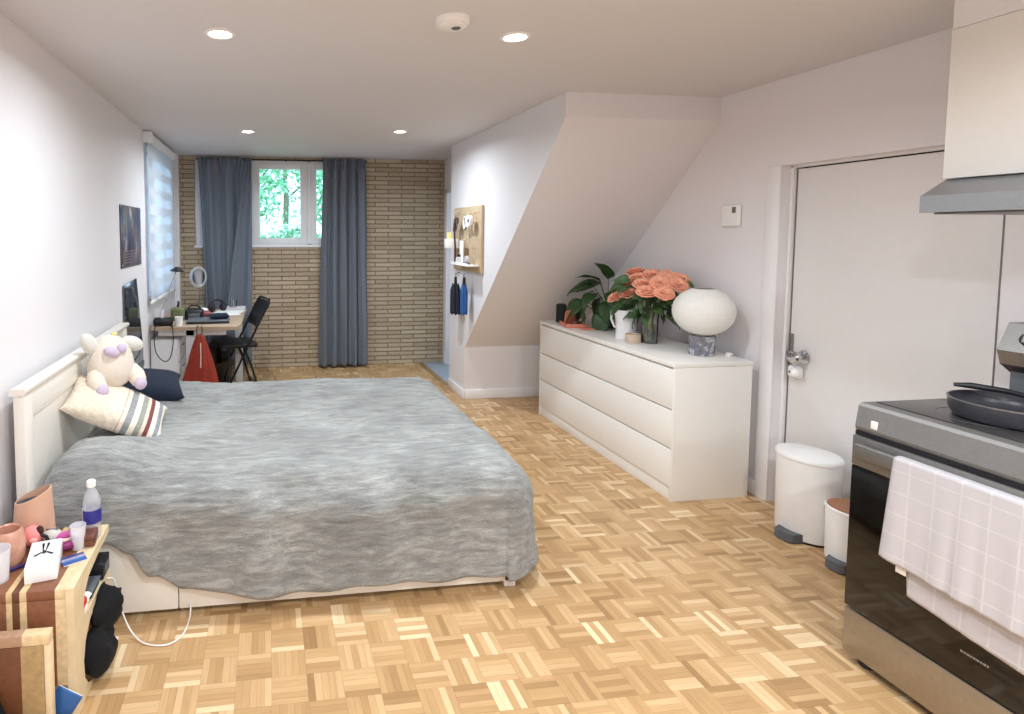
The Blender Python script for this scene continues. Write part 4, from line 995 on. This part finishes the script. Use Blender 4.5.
t = on('acrylic_tray', 'clear tray on the desk carrying a drinking glass', 'tray', -.33, 5.98, 0, .0); b = MB(); b.box(-.10, .10, -.06, .06, 0.0, .004); b.box(-.10, -.097, -.06, .06, .004, .03).box(.097, .10, -.06, .06, .004, .03).box(-.1, .1, .057, .06, .004, .03).box(-.1, .1, -.06, -.057, .004, .03); b.build('tray_body', M['frost'], t, smooth=0); MB().box(-.09, .09, -.05, .05, .004, .006).build('liner', M['paper'], t)
t = on('drinking_glass', 'clear drinking glass on the tray at the back right of the desk', 'glass', -.35, 5.97, 0, .0065); MB().lathe([(0, 0), (.03, 0), (.036, .10), (.034, .10), (.028, .006), (0, .006)], 28).build('glass_body', M['glass'], t); MB().lathe([(0, .007), (.029, .007), (.031, .03), (0, .03)], 24).build('water', M['frost'], t)
t = on('tissue_pack', 'crumpled red and white packet on the desk behind the black bag', 'packet', -.60, 5.52, R(15)); pillow_mesh(.14, .09, .05, 18, seed=5).build('pack_body', mat('dull red wrapper', '8E4A55', .5, var=.3, scale=20), t, loc=(0, 0, .028)); MB().ball((.0, .02, .06), .045, .03, .02).build('tissue', M['paper'], t)
t = thing('power_cable', 'thin black cable looping down from the desk lamp base', 'cable', (-.90, 4.90, .72))
MB().tube(smooth([(-.0, .06, .01), (-.02, -.01, .01), (-.025, -.035, -.08), (-.01, -.04, -.20), (.05, -.04, -.27), (.10, -.04, -.24), (.125, -.04, -.12), (.12, -.03, .005), (.10, .04, .012)]), .004, 6).build('wire', M['black'], t)
MB().box(.09, .11, .03, .05, .002, .02, .003).build('plug', M['black'], t)

# ------------------------------------------------------------------ nightstand and small stool
M['nstripe'] = stripes_x('striped plywood laminate', [(0, '8A5A3E'), (.508, 'D9BC90'), (.551, '6E452D'), (.608, 'DDC298'), (.659, '84543A'), (.867, 'DCC49C')], 0, .45, 1/.39, 0, grain=2)
ns = thing('nightstand', 'low nightstand of striped light and dark laminated wood beside the bed', 'nightstand', (-.985, 0, 0))
NX1 = .392; NY0, NY1, NZ = 1.795, 2.19, .42
MB().box(0, NX1-.024, NY0, NY1, NZ-.03, NZ, .003).build('top', M['nstripe'], ns)
MB().box(0, NX1-.024, NY0, NY0+.03, .115, NZ-.0305, .003).build('front_panel', M['nstripe'], ns)
MB().box(.02, NX1-.024, NY0+.031, NY1, .245, .262, .002).build('shelf', M['pine'], ns)
MB().box(.0, NX1-.024, NY0+.04, NY1-.04, .03, .05, .002).build('bottom_shelf', M['pine'], ns)
def side_panel(x0, x1):
    """plywood side: outer rounded outline with an upper and a lower arched opening"""
    t = bmesh.new()
    outer = [(NY0, 0), (NY0+.17, 0), (NY0+.115, .03), (NY0+.085, .07), (NY0+.078, .13), (NY0+.10, .185), (NY0+.15, .222), (NY0+.22, .236), (NY0+.30, .222), (NY0+.345, .17), (NY0+.352, 0), (NY1, 0), (NY1, .262), (NY0+.14, .262), (NY0+.10, .272), (NY0+.088, .30), (NY0+.10, .34), (NY0+.15, .372), (NY0+.25, .385), (NY1, .392), (NY1, NZ), (NY0, NZ)]
    b = MB(); b.prism(outer, 'x', x0, x1); return b
side_panel(NX1-.024, NX1).build('side_panel', M['pine'], ns, smooth=30)
side_panel(0, .02).build('side_panel', M['pine'], ns, smooth=30)
sl = thing('wooden_stool', 'small low stool of striped laminated wood in front of the nightstand', 'stool', (-.985, 0, 0))
b = MB(); b.box(0, .352, 1.705, 1.738, .312, .345, .003); b.build('top', stripes_x('striped laminate top', [(0, 'A5826A'), (.30, 'B08E72'), (.75, 'E0C79E')], 0, .45, 1/.37, 0, grain=2, wrap=True), sl)
MB().box(0, .335, 1.705, 1.725, 0, .3115, .003).build('front_panel', stripes_x('striped laminate front', [(0, '6C4129'), (.738, 'A88C62')], 0, .45, 1/.37, 0, grain=2, wrap=True), sl)
MB().box(.352-.017, .352, 1.705, 1.738, 0, .3115, .003).build('side_panel', M['pine'], sl)
# black garment draped in front of the stool
b = MB()
def drape(u, v):
    x = -.99+.31*u; hgt_ = .20+.06*(1-u)-.16*max(0, u-.55)/.45
    y = 1.60-.10*v-.02*sin(u*9); z = max(.012, (hgt_)*(1-v**1.3)*1.0+.015*sin(u*14+v*4)*(1-v)+.012)
    return (x, y+.09*(1-v), z)
b.grid(drape, 36, 24); o = b.build('black_garment', M['blackcloth'], smooth=80, solid=.02); tag(o, 'black garment bunched up in front of the low stool', 'clothing')
# books in the nightstand bottom
t = thing('magazine', 'coral red booklet leaning inside the bottom of the nightstand', 'booklet', (-.665, 1.775, .0)); MB().box(-.05, .03, -.004, .004, .002, .11, .001, M=Matrix.Translation((0, 0, .04)) @ Matrix.Rotation(R(-12), 4, 'Y')).build('cover', mat('coral red cover', 'E2624E', .5), t); MB().box(-.048, .028, .0042, .009, .004, .108, M=Matrix.Translation((0, 0, .04)) @ Matrix.Rotation(R(-12), 4, 'Y')).build('pages', M['paper'], t)
t = thing('blue_booklet', 'blue booklet sticking out of the nightstand bottom beside the coral one', 'booklet', (-.646, 1.765, .022)); MB().box(-.04, .04, -.003, .003, .0, .085, .001, M=Matrix.Translation((0, 0, .025)) @ Matrix.Rotation(R(33), 4, 'Y')).build('cover', mat('ocean blue cover', '2F5C97', .4, var=.4, scale=12), t); MB().box(-.038, .038, .0032, .007, .002, .083, M=Matrix.Translation((0, 0, .025)) @ Matrix.Rotation(R(33), 4, 'Y')).build('pages', M['paper'], t)
# black cloth bag hanging beside / under the shelf
b = MB(); b.ball((-.575, 2.05, .19), .052, .085, .075); 
for v in b.b.verts: v.co += v.co.normalized()*0.05*fbm(v.co*14)
b.ball((-.575, 1.985, .095), .050, .085, .085)
for v in b.b.verts: v.co += Vector((1, 1, .3))*0.05*fbm(v.co*11+Vector((3, 1, 2)))
tag(b.build('black_bag', M['blackcloth'], smooth=80), 'black cloth bag bulging out of the lower opening of the nightstand', 'bag')
tag(MB().box(-.62, -.56, 2.13, 2.16, .003, .006).build('paper_scrap', M['paper'], smooth=0), 'small white paper scrap on the floor beside the black bag', 'paper')
# shelf items
t = thing('black_case', 'black box on the nightstand shelf, at the bed side', 'box', (-.64, 2.14, .263)); MB().box(-.06, .05, -.045, .04, 0, .06, .004).build('box_body', M['black'], t); MB().box(.0502, .052, -.03, .025, .015, .045).build('end_label', M['grey'], t)
t = thing('tablet', 'thin dark tablet lying on the nightstand shelf', 'tablet', (-.66, 2.04, .263)); MB().box(-.09, .065, -.055, .045, .018, .026, .003).build('body', M['grey'], t); MB().box(-.08, .06, -.05, .04, 0, .018, .002).build('case_base', M['black'], t)
t = thing('white_packet', 'crumpled white packet on the nightstand shelf', 'packet', (-.645, 1.965, .263)); pillow_mesh(.10, .05, .035, 16, seed=2).build('pack', M['paper'], t, loc=(0, 0, .02)); MB().box(-.02, .02, -.01, .01, .036, .040, .002).build('seal', M['grey'], t)
t = thing('red_packet', 'bright red packet at the near end of the nightstand shelf', 'packet', (-.645, 1.915, .263)); MB().box(-.07, .05, -.03, .02, .0, .05, .008).build('pack', mat('bright red card', 'C8352B', .5), t); MB().box(.0502, .0515, -.02, .01, .01, .03).build('panel', M['paper'], t)
# things on top of the nightstand
ZN = NZ+.0006
def nt_(name, label, cat, x, y, rz=0): return thing(name, label, cat, (x, y, ZN), rz)
t = nt_('bottle', 'clear plastic water bottle with blue label and white cap on the nightstand', 'bottle', -.627, 2.11)
MB().lathe([(0, .002), (.026, .0), (.031, .008), (.029, .05), (.031, .055), (.031, .105), (.029, .11), (.031, .125), (.022, .158), (.013, .172), (.013, .182), (0, .182)], 32).build('bottle_body', mat('clear plastic', 'E6EAF2', .08, alpha=.32, var=.02), t)
MB().lathe([(.0315, .056), (.0318, .056), (.0318, .104), (.0315, .104)], 32, close=True).build('label', stripes_x('blue bottle label', [(0, 'D7DAE6'), (.30, '2A2C86'), (.8, '39409A')], 0, .4, 8, .5, grain=False, wrap=False), t)
MB().lathe([(0, .182), (.0155, .182), (.0155, .200), (.013, .203), (0, .203)], 24).build('cap', M['plastic'], t)
t = nt_('paper_holder', 'tapered peach coloured oval holder with a dark grey inside on the nightstand', 'vase', -.822, 2.115, R(20))
t.scale = (.95, .95, .92)
b = MB(); nn = 40
prof = [(.070, 0, 0), (.067, .08, 0), (.060, .175, 1), (.056, .176, 1), (.060, .08, 0), (.060, .03, 0)]
b.grid(lambda u, v: (lambda k: (k[0]*1.02*cos(2*pi*u), k[0]*.72*sin(2*pi*u), k[1]+(.022*cos(2*pi*u) if k[2] else 0)))(prof[min(5, round(v*5))]), nn, 6, True); b.build('body', M['peach'], t, smooth=50)
MB().lathe([(0, 0), (.0585, 0), (.0585, .15), (.040, .15), (.036, .12), (.0, .12)], 40, sx=.95, sy=.68).build('dark_inside', mat('dark grey lining', '4A4C54', .5), t)
t = nt_('milky_cup', 'translucent milky plastic cup at the left edge of the nightstand', 'cup', -.838, 1.87); MB().lathe([(0, 0), (.030, 0), (.038, .100), (.035, .100), (.028, .005), (0, .005)], 28).build('cup_body', M['frost'], t); MB().lathe([(0, .006), (.029, .006), (.033, .06), (0, .06)], 24).build('contents', M['paper'], t)
t = nt_('blue_bottle', 'bright blue bottle cap behind the milky cup at the picture edge', 'bottle', -.905, 1.945); MB().lathe([(0, 0), (.026, 0), (.027, .09), (.02, .10), (0, .10)], 24).build('bottle_body', M['peach'], t); MB().lathe([(0, .10), (.021, .10), (.021, .135), (.017, .14), (0, .14)], 24).build('cap', mat('bright blue cap', '2B4FC4', .4), t)
t = nt_('glass_jar', 'peach tinted round jar between the milky cup and the oval holder', 'jar', -.845, 1.965)
t.scale = (1.05, 1.05, 1.3)
MB().lathe([(0, 0), (.035, 0), (.046, .015), (.049, .05), (.043, .082), (.036, .090), (.033, .086), (.04, .05), (.036, .01), (0, .008)], 32).build('jar_body', mat('peach tinted glass', 'D8A48C', .2, alpha=.8, var=.15, scale=40), t); MB().lathe([(0, .01), (.034, .012), (.036, .05), (0, .05)], 24).build('contents', mat('dusty pink filling', 'B8796B', .8, var=.3), t)
# product box with printed figure
bx = nt_('gadget_box', 'white product box with a small black drawing on its lid at the nightstand front', 'box', -.722, 1.925, R(13))
MB().box(-.046, .046, -.085, .085, 0, .048, .003).build('box_body', mat('white card', 'F3F1F1', .45, var=.01), bx)
b = MB(); zt = .0484
for s in (-1, 1):
    b.grid(lambda u, v, s=s: (s*(.004+.004*v)+.004*cos(2*pi*u)*(.3+v*.7), .012+.048*v+.006*sin(2*pi*u), zt), 10, 6, True)
    b.prism([(s*.003, .005), (s*.008, .010), (s*.030, -.008), (s*.024, -.016)], 'z', zt-.0002, zt+.0002)
b.prism([(-.004, .018), (.004, .018), (.005, -.004), (-.005, -.004)], 'z', zt-.0002, zt+.0002)
b.build('printed_figure', mat('black print', '1A1A1E', .5), bx, smooth=0)
b = MB()
for k in range(13): b.box(-.034+k*.0054, -.031+k*.0054, -.040, -.0375, zt-.0002, zt+.0002)
b.box(-.010, .006, -.056, -.0535, zt-.0002, zt+.0002); b.build('printed_line', mat('grey print', '8C8A8E', .5), bx, smooth=0)
# pink plush keychain
t = nt_('plush_keychain', 'pink plush pig head keychain with dark ears on the nightstand', 'keychain', -.805, 2.05, R(15))
MB().ball((0, 0, .045), .032, .030, .034).build('head', mat('pink plush', 'EE8E8C', .9, var=.06, bump=.2), t, smooth=80)
for s in (-1, 1): MB().ball((s*.028-.004, -.008, .062), .013, .01, .017).build('ear', mat('dark brown plush', '3A2422', .9), t, smooth=80)
MB().ball((.006, -.029, .040), .013, .008, .009).build('snout', mat('light pink plush', 'F4A8A2', .9), t, smooth=80)
MB().tube([(.02, -.01, .055), (.045, -.015, .04), (.055, -.02, .01)], .006, 8).build('strap', M['black'], t)
t = nt_('cotton_ball', 'small round off-white pouch right of the pink keychain', 'pouch', -.755, 2.09); MB().ball((0, 0, .022), .033, .028, .022, u=20, v=12).build('pouch_body', M['greyplush'], t, smooth=80); MB().box(-.02, .02, -.002, .002, .040, .046, .001).build('seam', M['grey'], t)
t = nt_('hair_clip', 'glossy magenta pink tube lying behind the white cup', 'tube', -.705, 2.09, R(-12)); MB().tube([(-.035, -.02, .016), (.0, -.004, .018), (.05, .016, .018)], [.013, .017, .012], 14).build('tube_body', mat('magenta plastic', 'D160A8', .25), t, smooth=60); MB().tube([(.05, .016, .018), (.066, .022, .018)], .010, 12).build('cap', mat('pale pink plastic', 'E6B7CF', .3), t)
t = nt_('white_cup', 'small white cylindrical plastic cup in front of the water bottle', 'cup', -.652, 2.035); MB().lathe([(0, 0), (.021, 0), (.023, .04), (.026, .080), (.024, .080), (.020, .01), (0, .01)], 28).build('cup_body', M['frost'], t); MB().lathe([(0, .011), (.019, .011), (.021, .05), (0, .05)], 20).build('contents', M['paper'], t)
t = nt_('brown_wallet', 'small glossy brown case beside the white cup at the nightstand edge', 'case', -.622, 2.065, R(5)); MB().box(-.022, .022, -.035, .035, 0, .042, .008, seg=3).build('case_body', mat('brown leather', '6F4334', .3), t); MB().box(-.0225, .0225, -.0355, .0355, .024, .026).build('seam', M['black'], t)
t = nt_('purple_packet', 'purple and cream packet between the product box and white cup', 'packet', -.690, 2.03, R(20)); pillow_mesh(.085, .055, .03, 16, seed=4).build('pack', stripes_x('purple cream wrapper', [(0, '8C2F6B'), (.4, 'E6D3C0'), (.8, 'B98A98')], 1, .4, 1/.06, .5, grain=2), t, loc=(0, 0, .018)); MB().box(-.043, -.039, -.025, .025, .012, .018).build('crimp', M['paper'], t)
t = nt_('blue_card', 'blue and pink printed card lying at the nightstand edge beside the product box', 'card', -.643, 1.955, R(30)); MB().box(-.036, .036, -.026, .026, .004, .007, .0008).build('card_face', stripes_x('ocean print', [(0, '3457A0'), (.35, '6C96C8'), (.55, 'D9A0A0'), (.65, '2E4A8E')], 1, .3, 1/.055, .5, grain=2), t); MB().box(-.034, .034, -.024, .024, 0, .004).build('card_back', M['paper'], t)
t = nt_('pen', 'dark purple pen lying between the jar and the product box', 'pen', -.80, 1.93, R(40)); MB().tube([(-.045, 0, .006), (.04, 0, .006)], .0055, 10).build('barrel', mat('dark purple plastic', '3A2668', .35), t); MB().tube([(.04, 0, .006), (.052, 0, .006)], [.005, .0015], 10).build('tip', M['chrome'], t)
# charging cable from the nightstand across to the floor
t = MB().tube(smooth([(-.585, 2.13, .25), (-.57, 2.16, .22), (-.555, 2.17, .12), (-.52, 2.16, .03), (-.46, 2.11, .006), (-.38, 2.09, .005), (-.33, 2.13, .005), (-.315, 2.20, .006), (-.312, 2.245, .02), (-.312, 2.252, .05)]), .0028, 8).build('charging_cable', M['plastic'])
tag(t, 'thin white charging cable hanging from the nightstand shelf onto the floor by the bed', 'cable')
